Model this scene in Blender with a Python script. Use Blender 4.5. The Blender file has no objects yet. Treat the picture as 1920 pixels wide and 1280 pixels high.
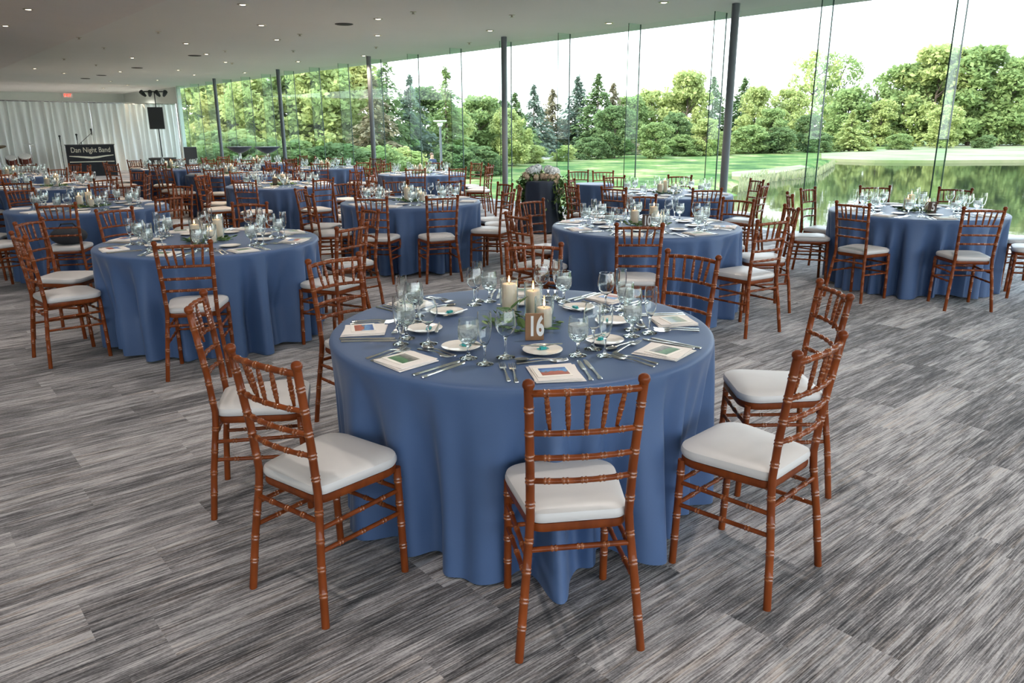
import bpy, math, random
from mathutils import Vector, Matrix, noise
random.seed(7)
PI = math.pi
SC = bpy.context.scene
COL = SC.collection
sin, cos = math.sin, math.cos

# ------------------------------------------------------------------ room axes
AN = math.radians(50.0)
NX, NY = sin(AN), cos(AN)          # towards the glass wall
UX, UY = -NY, NX                   # along the glass wall, away from the camera
D_GLASS, S_GLASS, S_END, Z_CEIL = 10.75, 34.7, 43.0, 3.3
D_FOLD = 3.6
ROOM_ROT = math.atan2(NY, NX)      # rotates local x onto the d axis, local y onto s
def W(s, d, z=0.0):
    return Vector((s * UX + d * NX, s * UY + d * NY, z))

# ------------------------------------------------------------------ materials
MATS = {}
def nodes(name):
    m = bpy.data.materials.new(name); m.use_nodes = True
    nt = m.node_tree; nt.nodes.clear()
    out = nt.nodes.new('ShaderNodeOutputMaterial')
    MATS[name] = m
    return m, nt, out
def lk(nt, a, b): nt.links.new(a, b)
def pbsdf(nt, col=(.8, .8, .8), rough=.5, **kw):
    b = nt.nodes.new('ShaderNodeBsdfPrincipled')
    b.inputs['Base Color'].default_value = (*col, 1); b.inputs['Roughness'].default_value = rough
    for k, v in kw.items(): b.inputs[k.replace('_', ' ')].default_value = v
    return b
def texco(nt, scale=(1, 1, 1), rot=(0, 0, 0), kind='Object'):
    t = nt.nodes.new('ShaderNodeTexCoord'); mp = nt.nodes.new('ShaderNodeMapping')
    mp.inputs['Scale'].default_value = scale; mp.inputs['Rotation'].default_value = rot
    lk(nt, t.outputs[kind], mp.inputs['Vector'])
    return mp.outputs['Vector']
def ntex(nt, vec, scale, detail=3, rough=.55):
    n = nt.nodes.new('ShaderNodeTexNoise'); n.inputs['Scale'].default_value = scale
    n.inputs['Detail'].default_value = detail; n.inputs['Roughness'].default_value = rough
    if vec is not None: lk(nt, vec, n.inputs['Vector'])
    return n
def ramp(nt, fac, stops):
    r = nt.nodes.new('ShaderNodeValToRGB'); e = r.color_ramp.elements
    while len(e) < len(stops): e.new(.5)
    for el, (p, c) in zip(e, stops): el.position = p; el.color = (*c, 1)
    lk(nt, fac, r.inputs['Fac']); return r
def math_n(nt, op, a, b=None, c=None):
    n = nt.nodes.new('ShaderNodeMath'); n.operation = op
    for i, v in enumerate((a, b, c)):
        if v is None: continue
        if isinstance(v, (int, float)): n.inputs[i].default_value = v
        else: lk(nt, v, n.inputs[i])
    return n.outputs[0]
def mixc(nt, fac, a, b, mode='MIX'):
    n = nt.nodes.new('ShaderNodeMix'); n.data_type = 'RGBA'; n.blend_type = mode
    for i, v in ((0, fac), (6, a), (7, b)):
        if isinstance(v, (int, float)): n.inputs[i].default_value = v
        elif isinstance(v, tuple): n.inputs[i].default_value = (*v, 1)
        else: lk(nt, v, n.inputs[i])
    return n.outputs[2]
def bump(nt, h, strength, dist, b):
    n = nt.nodes.new('ShaderNodeBump'); n.inputs['Strength'].default_value = strength
    n.inputs['Distance'].default_value = dist; lk(nt, h, n.inputs['Height']); lk(nt, n.outputs[0], b.inputs['Normal'])
def plain(name, c1, rough=.5, c2=None, nscale=8, stretch=(1, 1, 1), bmp=0, bdist=.002, bscale=None, **kw):
    m, nt, out = nodes(name)
    b = pbsdf(nt, c1, rough, **kw)
    v = texco(nt, stretch)
    n = ntex(nt, v, nscale, 3)
    c2 = c2 or tuple(x * .88 for x in c1)
    r = ramp(nt, n.outputs['Fac'], [(.3, c2), (.7, c1)]); lk(nt, r.outputs[0], b.inputs['Base Color'])
    if bmp:
        n2 = ntex(nt, v, bscale or nscale, 2); bump(nt, n2.outputs['Fac'], bmp, bdist, b)
    lk(nt, b.outputs[0], out.inputs[0]); return m

plain('chair_wood', (.215, .049, .010), .5, (.10, .020, .004), 14, (1, 1, .25), Specular_IOR_Level=.10, Coat_Weight=.28, Coat_Roughness=.05)
plain('bead_highlight', (.27, .085, .026), .22, (.15, .038, .010), 60, Specular_IOR_Level=.7)  # paler rings: highlights on the beads painted into the colour
plain('cushion_vinyl', (.54, .525, .515), .42, (.51, .495, .485), 6, bmp=.05, bscale=300, bdist=.0004)
def cloth(name, c1, c2):
    m, nt, out = nodes(name)
    b = pbsdf(nt, c1, .48, Sheen_Weight=.1, Sheen_Roughness=.35, Specular_IOR_Level=.35)
    v = texco(nt)
    n = ntex(nt, v, 2.2, 3)
    n2 = ntex(nt, v, 420, 1)
    f = math_n(nt, 'ADD', math_n(nt, 'MULTIPLY', n.outputs['Fac'], .8), math_n(nt, 'MULTIPLY', n2.outputs['Fac'], .2))
    r = ramp(nt, f, [(.3, c2), (.7, c1)]); lk(nt, r.outputs[0], b.inputs['Base Color'])
    bump(nt, ntex(nt, v, 600, 1).outputs['Fac'], .12, .0005, b)
    lk(nt, b.outputs[0], out.inputs[0])
cloth('navy_cloth', (.062, .110, .228), (.049, .090, .190))
cloth('dark_navy_cloth', (.022, .033, .060), (.017, .025, .046))

def carpet():
    m, nt, out = nodes('carpet')
    b = pbsdf(nt, (.3, .3, .3), .95, Specular_IOR_Level=.15, Sheen_Weight=.15)
    t = nt.nodes.new('ShaderNodeTexCoord')
    sep = nt.nodes.new('ShaderNodeSeparateXYZ'); lk(nt, t.outputs['Object'], sep.inputs[0])
    X, Y = sep.outputs[0], sep.outputs[1]          # x along the streaks (d), y across (s)
    row = math_n(nt, 'FLOOR', math_n(nt, 'DIVIDE', Y, .25))
    wn = nt.nodes.new('ShaderNodeTexWhiteNoise'); wn.noise_dimensions = '1D'; lk(nt, row, wn.inputs['W'])
    xs = math_n(nt, 'ADD', X, math_n(nt, 'MULTIPLY', wn.outputs['Value'], 1.0))
    plank = math_n(nt, 'FLOOR', xs)
    cv = nt.nodes.new('ShaderNodeCombineXYZ'); lk(nt, row, cv.inputs[0]); lk(nt, plank, cv.inputs[1])
    wp = nt.nodes.new('ShaderNodeTexWhiteNoise'); wp.noise_dimensions = '2D'; lk(nt, cv.outputs[0], wp.inputs['Vector'])
    off = math_n(nt, 'MULTIPLY', wp.outputs['Value'], 37.0)
    def streak(lx, ly, detail, rough=.6):
        c = nt.nodes.new('ShaderNodeCombineXYZ')
        lk(nt, math_n(nt, 'MULTIPLY', X, lx), c.inputs[0]); lk(nt, math_n(nt, 'MULTIPLY', Y, ly), c.inputs[1]); lk(nt, off, c.inputs[2])
        return ntex(nt, c.outputs[0], 1.0, detail, rough).outputs['Fac']
    fine = streak(5, 175, 2); med = streak(3.2, 30, 3); big = streak(1.2, 10, 2); fine2 = streak(17, 330, 1)
    knot = streak(95, 150, 1)
    f = math_n(nt, 'ADD', math_n(nt, 'ADD', math_n(nt, 'MULTIPLY', fine, .62), math_n(nt, 'MULTIPLY', fine2, .22)), math_n(nt, 'MULTIPLY', med, .42))
    f = math_n(nt, 'ADD', f, math_n(nt, 'MULTIPLY', big, .26))
    f = math_n(nt, 'ADD', f, math_n(nt, 'MULTIPLY', knot, .14))
    f = math_n(nt, 'ADD', f, math_n(nt, 'MULTIPLY', math_n(nt, 'SUBTRACT', wp.outputs['Value'], .5), .13))
    r = ramp(nt, f, [(.66, (.030, .029, .032)), (.75, (.095, .090, .094)), (.83, (.195, .186, .192)), (.91, (.34, .328, .335)), (1.0, (.48, .465, .47))])
    warm = ramp(nt, streak(2.2, 60, 2), [(.52, (1, 1, 1)), (.72, (1.0, .90, .80))])
    c = mixc(nt, 1.0, r.outputs[0], warm.outputs[0], 'MULTIPLY')
    lk(nt, c, b.inputs['Base Color'])
    bump(nt, math_n(nt, 'ADD', fine, knot), .5, .003, b)
    lk(nt, b.outputs[0], out.inputs[0])
carpet()
plain('ceiling_paint', (.82, .825, .81), .9, (.80, .805, .79), .6)
plain('soffit_paint', (.82, .795, .78), .9, (.79, .765, .75), .6)
plain('wall_paint', (.62, .68, .635), .85, (.59, .65, .60), .8)
plain('column_steel', (.105, .118, .128), .45, (.09, .102, .112), 3)
plain('concrete', (.42, .41, .39), .9, (.34, .33, .31), 3)

def window_glass(name, tint, spec=1.0, power=4.0):
    m, nt, out = nodes(name)
    tr = nt.nodes.new('ShaderNodeBsdfTransparent')
    n = ntex(nt, texco(nt), .4, 1)
    r = ramp(nt, n.outputs['Fac'], [(.3, tuple(x * .99 for x in tint)), (.7, tint)]); lk(nt, r.outputs[0], tr.inputs[0])
    gl = nt.nodes.new('ShaderNodeBsdfGlossy'); gl.inputs['Roughness'].default_value = .01
    gl.inputs[0].default_value = (.9, .97, .93, 1)
    lw = nt.nodes.new('ShaderNodeLayerWeight'); lw.inputs['Blend'].default_value = .5
    mx = nt.nodes.new('ShaderNodeMixShader')
    fac = math_n(nt, 'ADD', math_n(nt, 'MULTIPLY', math_n(nt, 'POWER', lw.outputs['Facing'], power), .75 * spec), .035 * spec)
    lk(nt, fac, mx.inputs[0])
    lk(nt, tr.outputs[0], mx.inputs[1]); lk(nt, gl.outputs[0], mx.inputs[2]); lk(nt, mx.outputs[0], out.inputs[0])
window_glass('pane_glass', (.985, .995, .988), .3)
window_glass('fin_glass', (.90, .97, .93), .26, 3.2)
plain('glass_edge', (.07, .12, .10), .25, (.05, .09, .075), 5)

def clear_glass(name, col, ior=1.45, rough=0.0):
    m, nt, out = nodes(name)
    g = nt.nodes.new('ShaderNodeBsdfGlass'); g.inputs['IOR'].default_value = ior; g.inputs['Roughness'].default_value = rough
    n = ntex(nt, texco(nt), 3, 1)
    r = ramp(nt, n.outputs['Fac'], [(.3, tuple(x * .995 for x in col)), (.7, col)]); lk(nt, r.outputs[0], g.inputs[0])
    lk(nt, g.outputs[0], out.inputs[0]); return m
clear_glass('table_glass', (.99, 1, .995), 1.47)
window_glass('vase_glass', (.985, .99, .988), 1.3, 2.0)
window_glass('bowl_glass', (.99, .995, .993), 1.3, 2.6)
def ice():
    m, nt, out = nodes('ice_water')
    v = texco(nt)
    vo = nt.nodes.new('ShaderNodeTexVoronoi'); vo.inputs['Scale'].default_value = 55; lk(nt, v, vo.inputs['Vector'])
    g = nt.nodes.new('ShaderNodeBsdfGlass'); g.inputs['IOR'].default_value = 1.2; g.inputs['Roughness'].default_value = .03
    g.inputs[0].default_value = (.96, .995, 1, 1)
    d = pbsdf(nt, (.86, .90, .91), .2)
    tl = nt.nodes.new('ShaderNodeBsdfTranslucent'); tl.inputs[0].default_value = (.88, .93, .94, 1)
    bp = nt.nodes.new('ShaderNodeBump'); bp.inputs['Strength'].default_value = .9; bp.inputs['Distance'].default_value = .012
    lk(nt, vo.outputs['Distance'], bp.inputs['Height'])
    lk(nt, bp.outputs[0], g.inputs['Normal']); lk(nt, bp.outputs[0], d.inputs['Normal'])
    m2 = nt.nodes.new('ShaderNodeMixShader'); m2.inputs[0].default_value = .5
    lk(nt, d.outputs[0], m2.inputs[1]); lk(nt, tl.outputs[0], m2.inputs[2])
    mx = nt.nodes.new('ShaderNodeMixShader')
    sp = nt.nodes.new('ShaderNodeSeparateXYZ'); lk(nt, v, sp.inputs[0])
    hgt = math_n(nt, 'MULTIPLY', math_n(nt, 'SUBTRACT', sp.outputs[2], .075), 9.0)          # the ice floats in the upper part
    fac = math_n(nt, 'ADD', math_n(nt, 'MULTIPLY', ntex(nt, v, 70, 2).outputs['Fac'], .9), hgt)
    r = ramp(nt, fac, [(.34, (.05, .05, .05)), (.55, (.25, .25, .25)), (.80, (.78, .78, .78))])
    lk(nt, r.outputs[0], mx.inputs[0]); lk(nt, g.outputs[0], mx.inputs[1]); lk(nt, m2.outputs[0], mx.inputs[2])
    lk(nt, mx.outputs[0], out.inputs[0])
ice()
plain('steel', (.72, .70, .67), .16, (.66, .64, .61), 20, Metallic=1.0)
plain('china', (.80, .76, .70), .18, (.77, .73, .67), 6)
plain('napkin_linen', (.80, .75, .71), .8, (.76, .71, .67), 12, bmp=.1, bscale=200)
plain('card_paper', (.84, .80, .74), .6, (.82, .78, .72), 12)
plain('teal_foil', (.02, .33, .33), .25, (.015, .25, .26), 30)
plain('sign_wood', (.33, .165, .07), .55, (.20, .095, .04), 10, (1, 1, .15))
plain('dark_sign_wood', (.105, .05, .03), .55, (.07, .035, .02), 10, (1, 1, .15))
plain('white_paint', (.85, .85, .82), .5)
plain('black_plastic', (.022, .024, .027), .45, (.017, .018, .02), 20)
plain('black_grille', (.03, .032, .034), .6, (.014, .015, .016), 260)
plain('black_fabric', (.02, .022, .028), .85, (.015, .016, .02), 12)
plain('chrome', (.8, .8, .82), .12, (.7, .7, .72), 8, Metallic=1.0)
plain('drum_shell', (.16, .045, .03), .25, (.11, .03, .02), 9)
plain('brass', (.30, .19, .09), .3, (.24, .15, .07), 14, Metallic=.9)
plain('leaf_green', (.095, .19, .05), .45, (.04, .10, .025), 25)
plain('leaf_light', (.26, .36, .11), .5, (.15, .24, .06), 25)
plain('white_petal', (.88, .89, .88), .6, (.74, .77, .78), 40)
plain('beige_petal', (.62, .50, .37), .6, (.48, .36, .25), 40)
plain('wick', (.03, .025, .02), .9)
plain('flower_cream', (.78, .74, .60), .6)
def wax():
    m, nt, out = nodes('candle_wax')
    b = pbsdf(nt, (.86, .78, .64), .45, Subsurface_Weight=.12, Subsurface_Scale=.02)
    b.inputs['Subsurface Radius'].default_value = (1, .6, .35)
    r = ramp(nt, ntex(nt, texco(nt), 12, 2).outputs['Fac'], [(.3, (.86, .72, .54)), (.7, (.90, .77, .60))])
    lk(nt, r.outputs[0], b.inputs['Base Color']); lk(nt, b.outputs[0], out.inputs[0])
wax()
def emit(name, col, st):
    m, nt, out = nodes(name)
    e = nt.nodes.new('ShaderNodeEmission'); e.inputs[1].default_value = st
    r = ramp(nt, ntex(nt, texco(nt), 30, 1).outputs['Fac'], [(.3, tuple(x * .93 for x in col)), (.7, col)]); lk(nt, r.outputs[0], e.inputs[0])
    lk(nt, e.outputs[0], out.inputs[0])
emit('flame', (1, .60, .22), 9)
emit('lamp_lens', (1, .86, .62), 6)
emit('exit_red', (1, .07, .03), 1.2)
plain('lamp_trim', (.52, .46, .38), .3, Metallic=.5)
plain('dark_hole', (.05, .05, .05), .8)

def curtain_mat():
    m, nt, out = nodes('curtain_sheer')
    v = texco(nt, (1, 1, .1))
    d = nt.nodes.new('ShaderNodeBsdfDiffuse'); t = nt.nodes.new('ShaderNodeBsdfTranslucent')
    r = ramp(nt, ntex(nt, v, 5, 2).outputs['Fac'], [(.3, (.85, .86, .83)), (.7, (.92, .93, .90))])
    lk(nt, r.outputs[0], d.inputs[0]); lk(nt, r.outputs[0], t.inputs[0])
    mx = nt.nodes.new('ShaderNodeMixShader'); mx.inputs[0].default_value = .25
    lk(nt, d.outputs[0], mx.inputs[1]); lk(nt, t.outputs[0], mx.inputs[2]); lk(nt, mx.outputs[0], out.inputs[0])
curtain_mat()

def leafmat(name, c1, c2):
    m, nt, out = nodes(name)
    d = nt.nodes.new('ShaderNodeBsdfDiffuse'); t = nt.nodes.new('ShaderNodeBsdfTranslucent')
    r = ramp(nt, ntex(nt, texco(nt), 1.1, 4).outputs['Fac'], [(.3, c2), (.7, c1)])
    lk(nt, r.outputs[0], d.inputs[0]); lk(nt, r.outputs[0], t.inputs[0])
    mx = nt.nodes.new('ShaderNodeMixShader'); mx.inputs[0].default_value = .42
    lk(nt, d.outputs[0], mx.inputs[1]); lk(nt, t.outputs[0], mx.inputs[2]); lk(nt, mx.outputs[0], out.inputs[0])
leafmat('foliage_light', (.50, .54, .23), (.34, .41, .15))
leafmat('foliage_gold', (.56, .54, .22), (.36, .40, .15))
leafmat('foliage_mid', (.34, .43, .18), (.20, .28, .10))
leafmat('foliage_dark', (.23, .31, .14), (.13, .20, .08))
leafmat('foliage_blue', (.25, .31, .24), (.14, .19, .14))
leafmat('foliage_brown', (.38, .33, .21), (.22, .20, .12))
leafmat('grass_blades', (.46, .42, .18), (.26, .31, .11))
leafmat('reed_blades', (.38, .37, .24), (.22, .27, .12))
plain('bark', (.13, .10, .075), .9, (.08, .06, .045), 6, (1, 1, .3))
def lawn():
    m, nt, out = nodes('lawn')
    b = pbsdf(nt, (.2, .3, .1), .95, Specular_IOR_Level=.1)
    v = texco(nt)
    r = ramp(nt, ntex(nt, v, .30, 6, .65).outputs['Fac'], [(.36, (.035, .085, .025)), (.46, (.085, .16, .042)), (.54, (.15, .20, .06)), (.62, (.28, .28, .13)), (.70, (.46, .43, .30))])
    r2 = ramp(nt, ntex(nt, v, 2.5, 3).outputs['Fac'], [(.3, (.7, .7, .7)), (.7, (1.1, 1.1, 1.1))])
    lk(nt, mixc(nt, 1.0, r.outputs[0], r2.outputs[0], 'MULTIPLY'), b.inputs['Base Color'])
    lk(nt, b.outputs[0], out.inputs[0])
lawn()
plain('path_gravel', (.52, .49, .45), .95, (.45, .42, .38), 2)
plain('dry_meadow', (.27, .25, .155), .95, (.12, .18, .06), .25)
def water():
    m, nt, out = nodes('pond_water')
    b = pbsdf(nt, (.02, .03, .018), .035, IOR=1.333, Specular_IOR_Level=.5)
    v = texco(nt, (1, 1, 1))
    bump(nt, ntex(nt, v, 1.2, 3).outputs['Fac'], .05, .05, b)
    lk(nt, b.outputs[0], out.inputs[0])
water()
def picture(name, stops, axis_noise):
    m, nt, out = nodes(name)
    b = pbsdf(nt, (.5, .5, .5), .35)
    t = nt.nodes.new('ShaderNodeTexCoord'); s = nt.nodes.new('ShaderNodeSeparateXYZ'); lk(nt, t.outputs['Generated'], s.inputs[0])
    n = ntex(nt, t.outputs['Generated'], 4, 3)
    f = math_n(nt, 'ADD', s.outputs[1], math_n(nt, 'MULTIPLY', math_n(nt, 'SUBTRACT', n.outputs['Fac'], .5), axis_noise))
    r = ramp(nt, f, stops); lk(nt, r.outputs[0], b.inputs['Base Color']); lk(nt, b.outputs[0], out.inputs[0])
picture('picture_canyon', [(.15, (.35, .07, .03)), (.42, (.50, .10, .04)), (.5, (.10, .08, .09)), (.58, (.12, .32, .6)), (.95, (.03, .09, .34))], .9)
picture('picture_garden', [(.1, (.03, .13, .04)), (.45, (.09, .24, .09)), (.6, (.10, .10, .09)), (.9, (.32, .30, .27))], .9)
picture('picture_lake', [(.1, (.30, .31, .20)), (.45, (.16, .24, .15)), (.7, (.30, .40, .42)), (.95, (.5, .55, .55))], .8)
plain('skin', (.50, .30, .21), .55)
plain('navy_wool', (.03, .045, .09), .85)
plain('denim', (.05, .06, .09), .85)
plain('hair_brown', (.10, .055, .03), .6)

# ------------------------------------------------------------------ mesh builder
class MB:
    def __init__(s): s.v, s.f, s.mi = [], [], []
    def add(s, vs, fs, mi=0):
        o = len(s.v); s.v += [tuple(v) for v in vs]
        s.f += [tuple(i + o for i in f) for f in fs]; s.mi += [mi] * len(fs); return s
    def box(s, c, h, rot=0, mi=0, M=None):
        cx, cy, cz = c; hx, hy, hz = h; vs = []
        for z in (-hz, hz):
            for x, y in ((-hx, -hy), (hx, -hy), (hx, hy), (-hx, hy)):
                if M: vs.append(M @ Vector((x + cx, y + cy, z + cz)))
                else: vs.append((cx + x * cos(rot) - y * sin(rot), cy + x * sin(rot) + y * cos(rot), cz + z))
        return s.add(vs, [(3, 2, 1, 0), (4, 5, 6, 7), (0, 1, 5, 4), (1, 2, 6, 5), (2, 3, 7, 6), (3, 0, 4, 7)], mi)
    def tube(s, path, radii, seg=10, caps=True, mi=0, ring=None):
        n = len(path); P = [Vector(p) for p in path]; vs = []
        for i in range(n):
            a = P[max(i - 1, 0)]; b = P[min(i + 1, n - 1)]
            t = (b - a)
            if t.length < 1e-9: t = Vector((0, 0, 1))
            t.normalize()
            ref = Vector((1, 0, 0)) if abs(t.x) < .8 else Vector((0, 0, 1))
            e1 = t.cross(ref).normalized(); e2 = t.cross(e1)
            for k in range(seg):
                a_ = 2 * PI * k / seg
                vs.append(P[i] + (e1 * cos(a_) + e2 * sin(a_)) * radii[i])
        fs = []
        for i in range(n - 1):
            for k in range(seg):
                k2 = (k + 1) % seg
                fs.append((i * seg + k, i * seg + k2, (i + 1) * seg + k2, (i + 1) * seg + k))
        nb = len(fs)
        if caps:
            fs.append(tuple(range(seg - 1, -1, -1))); fs.append(tuple((n - 1) * seg + k for k in range(seg)))
        s.add(vs, fs, mi)
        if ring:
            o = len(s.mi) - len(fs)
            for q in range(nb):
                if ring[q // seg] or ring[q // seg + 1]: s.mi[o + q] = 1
        return s
    def lathe(s, prof, seg=24, c=(0, 0, 0), mi=0, M=None):
        vs, idx = [], []
        for r, z in prof:
            if r < 1e-6: idx.append([len(vs)] * seg); vs.append((c[0], c[1], c[2] + z))
            else:
                idx.append([len(vs) + k for k in range(seg)])
                vs += [(c[0] + r * cos(2 * PI * k / seg), c[1] + r * sin(2 * PI * k / seg), c[2] + z) for k in range(seg)]
        fs = []
        for i in range(len(prof) - 1):
            A, B = idx[i], idx[i + 1]
            for k in range(seg):
                k2 = (k + 1) % seg
                q = [A[k], A[k2], B[k2], B[k]]
                u = []
                for x in q:
                    if x not in u: u.append(x)
                if len(u) > 2: fs.append(tuple(u))
        if M: vs = [M @ Vector(v) for v in vs]
        return s.add(vs, fs, mi)
    def ball(s, c, r, seg=10, rings=6, sc=(1, 1, 1), mi=0):
        pr = [(r * sin(PI * i / rings), -r * cos(PI * i / rings)) for i in range(rings + 1)]
        o = len(s.v); s.lathe(pr, seg, mi=mi)
        for i in range(o, len(s.v)):
            v = s.v[i]; s.v[i] = (c[0] + v[0] * sc[0], c[1] + v[1] * sc[1], c[2] + v[2] * sc[2])
        return s
    def strip(s, secs, th=.002, mi=0):
        # secs: (x along, y centre, half width, z)
        vs = []
        for x, y, w, z in secs:
            vs += [(x, y - w, z), (x, y + w, z), (x, y + w * .8, z + th), (x, y - w * .8, z + th)]
        fs = [(0, 1, 2, 3)]
        for i in range(len(secs) - 1):
            a, b = 4 * i, 4 * i + 4
            for k in range(4):
                k2 = (k + 1) % 4; fs.append((a + k, b + k, b + k2, a + k2))
        e = 4 * (len(secs) - 1); fs.append((e + 3, e + 2, e + 1, e))
        return s.add(vs, fs, mi)
    def mesh(s, name, mats, smooth=True):
        m = bpy.data.meshes.new(name); m.from_pydata(s.v, [], s.f)
        for x in (mats if isinstance(mats, (list, tuple)) else [mats]): m.materials.append(MATS[x])
        if len(set(s.mi)) > 1: m.polygons.foreach_set('material_index', s.mi)
        m.update()
        if smooth:
            try: m.shade_smooth(); m.set_sharp_from_angle(angle=math.radians(40))
            except Exception: pass
        return m

def ob(name, mesh, parent=None, loc=None, rotz=0):
    o = bpy.data.objects.new(name, mesh); COL.objects.link(o)
    if parent is not None: o.parent = parent
    if loc is not None: o.location = loc
    if rotz: o.rotation_euler = (0, 0, rotz)
    return o
SKIP = set()
def tag(o, label, cat, group=None, kind=None):
    o['label'] = label; o['category'] = cat
    if group: o['group'] = group
    if kind: o['kind'] = kind
    return o
def struct(name, mesh, loc=None, rotz=0, parent=None):
    o = ob(name, mesh, parent, loc, rotz)
    if parent is None: o['kind'] = 'structure'
    return o
# a kind of thing: root mesh or None, with parts [(name, mesh, [sub-parts])]
CHZ = (1.0, 1.0, 1.018)
def place(kind, name, loc, rotz, label, cat, group=None, scale=None):
    if label in SKIP: return None
    root, parts = kind
    o = ob(name, root, None, loc, rotz)
    if scale: o.scale = scale if isinstance(scale, tuple) else (scale,) * 3
    tag(o, label, cat, group)
    for p in parts:
        c = ob(p[0], p[1], o)
        if len(p) > 2:
            for q in p[2]: ob(q[0], q[1], c)
    return o

# ------------------------------------------------------------------ camera
F, PT, RL, HC = 1415.0, .2770, -.0055, 1.611
def cam():
    cd = bpy.data.cameras.new('camera'); c = bpy.data.objects.new('camera', cd); COL.objects.link(c)
    cd.sensor_width = 36; cd.lens = 36 * F / 1920; cd.clip_start = .05; cd.clip_end = 900
    fw = Vector((0, cos(PT), -sin(PT))); up0 = Vector((0, sin(PT), cos(PT))); rt0 = Vector((1, 0, 0))
    rt = rt0 * cos(RL) + up0 * sin(RL); up = -rt0 * sin(RL) + up0 * cos(RL)
    m = Matrix((rt, up, -fw)).transposed().to_4x4(); m.translation = (0, 0, HC)
    c.matrix_world = m; SC.camera = c
cam()

# ------------------------------------------------------------------ room shell
def room_box(name, s0, s1, d0, d1, z0, z1, mat):
    b = MB().box(((d0 + d1) / 2, (s0 + s1) / 2, (z0 + z1) / 2), (abs(d1 - d0) / 2, abs(s1 - s0) / 2, abs(z1 - z0) / 2))
    o = struct(name, b.mesh(name, mat, False)); o.rotation_euler = (0, 0, ROOM_ROT); return o
D_LEFT, S_BACK = -12.0, -7.0
room_box('floor', S_BACK, S_END, D_LEFT, D_GLASS + .15, -.25, 0, 'carpet')
room_box('ceiling', S_BACK, S_END + .3, D_FOLD, D_GLASS + .6, Z_CEIL, Z_CEIL + .5, 'ceiling_paint')
b = MB(); K = .085; dl = D_LEFT - .3
zl = Z_CEIL + K * (D_FOLD - dl)
vs = [(D_FOLD, S_BACK, Z_CEIL), (dl, S_BACK, zl), (dl, S_END + .3, zl), (D_FOLD, S_END + .3, Z_CEIL)]
vs += [(x, y, z + .5) for x, y, z in vs]
b.add(vs, [(0, 1, 2, 3), (7, 6, 5, 4), (0, 4, 5, 1), (1, 5, 6, 2), (2, 6, 7, 3), (3, 7, 4, 0)])
o = struct('trim_1', b.mesh('sloped_ceiling', 'soffit_paint', False)); o.rotation_euler = (0, 0, ROOM_ROT)
room_box('wall_left', S_BACK, S_END, D_LEFT - .3, D_LEFT, -.25, 4.62, 'wall_paint')
room_box('wall_end', S_END, S_END + .3, D_LEFT, D_GLASS + .15, -.25, Z_CEIL + .02, 'wall_paint')
room_box('wall_right', S_GLASS, S_END, D_GLASS - .03, D_GLASS + .15, 0, Z_CEIL, 'wall_paint')
room_box('trim_2', S_BACK, S_GLASS, D_GLASS + .15, D_GLASS + .55, -1.4, -.02, 'concrete')

FIN0, FSTEP = 4.07, 1.742
fin_s = [FIN0 + FSTEP * k for k in range(-7, 18)]
fin_m = MB()
fin_m.box((0, 0, Z_CEIL / 2), (.15, .009, Z_CEIL / 2 - .002))
fin_m.mi = [0, 0, 0, 1, 0, 1]
fm = fin_m.mesh('glass_fin', ['fin_glass', 'glass_edge'], False)
edges = [S_BACK] + fin_s + [S_GLASS]
k = 0
for i in range(len(edges) - 1):
    a, c = edges[i] + .003, edges[i + 1] - .003
    if c - a < .2: continue
    k += 1
    b = MB().box((0, 0, Z_CEIL / 2), (.007, (c - a) / 2, Z_CEIL / 2 - .002))
    b.mi = [0, 0, 1, 0, 1, 0]
    struct('window_%d' % k, b.mesh('window', ['pane_glass', 'glass_edge'], False), W((a + c) / 2, D_GLASS), ROOM_ROT)
for i, s in enumerate(fin_s):
    struct('trim_%d' % (10 + i), fm, W(s, D_GLASS - .165), ROOM_ROT)
col_m = MB().lathe([(0, 0), (.058, 0), (.058, Z_CEIL - .002), (0, Z_CEIL - .002)], 20).mesh('column', 'column_steel')
names = ['dark steel column nearest the camera, between table 10 and the pond',
         'second dark steel column, behind the flower draped table',
         'third dark steel column along the glass wall',
         'fourth dark steel column along the glass wall, right of the tall cocktail tables',
         'farthest dark steel column, left of the tall cocktail tables']
for s, l in zip((6.92, 12.17, 17.42, 22.8, 28.2), names):
    tag(ob('column', col_m, None, W(s, 10.05), 0), l, 'column')

# ------------------------------------------------------------------ chair
class Rod(tuple):
    def __new__(cls, p, r, g): o = tuple.__new__(cls, (p, r)); o.ring = g; return o
def rod(r, seg): return MB().tube(r[0], r[1], seg, ring=r.ring)
def bamboo(path, r0, stations, seg=10, bump_h=.0022, taper=None):
    """tube along a polyline with double bead rings at the given lengths"""
    P = [Vector(p) for p in path]; L = [0]
    for i in range(1, len(P)): L.append(L[-1] + (P[i] - P[i - 1]).length)
    T = L[-1]
    def at(t):
        t = min(max(t, 0), T)
        for i in range(1, len(P)):
            if t <= L[i] or i == len(P) - 1:
                u = (t - L[i - 1]) / max(L[i] - L[i - 1], 1e-9); return P[i - 1].lerp(P[i], u)
    ts = {0: 0, T: 0}
    for l in L: ts.setdefault(l, 0)
    for s in stations:
        for c in (s - .006, s + .006):
            ts[c - .0045] = 0; ts[c] = bump_h; ts[c + .0045] = 0
    pts, rad, rg = [], [], []
    for t in sorted(ts):
        if 0 <= t <= T:
            pts.append(at(t)); k = taper(t / T) if taper else 1
            rad.append(r0 * k + ts[t]); rg.append(ts[t] > 0)
    return Rod(pts, rad, rg)
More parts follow.
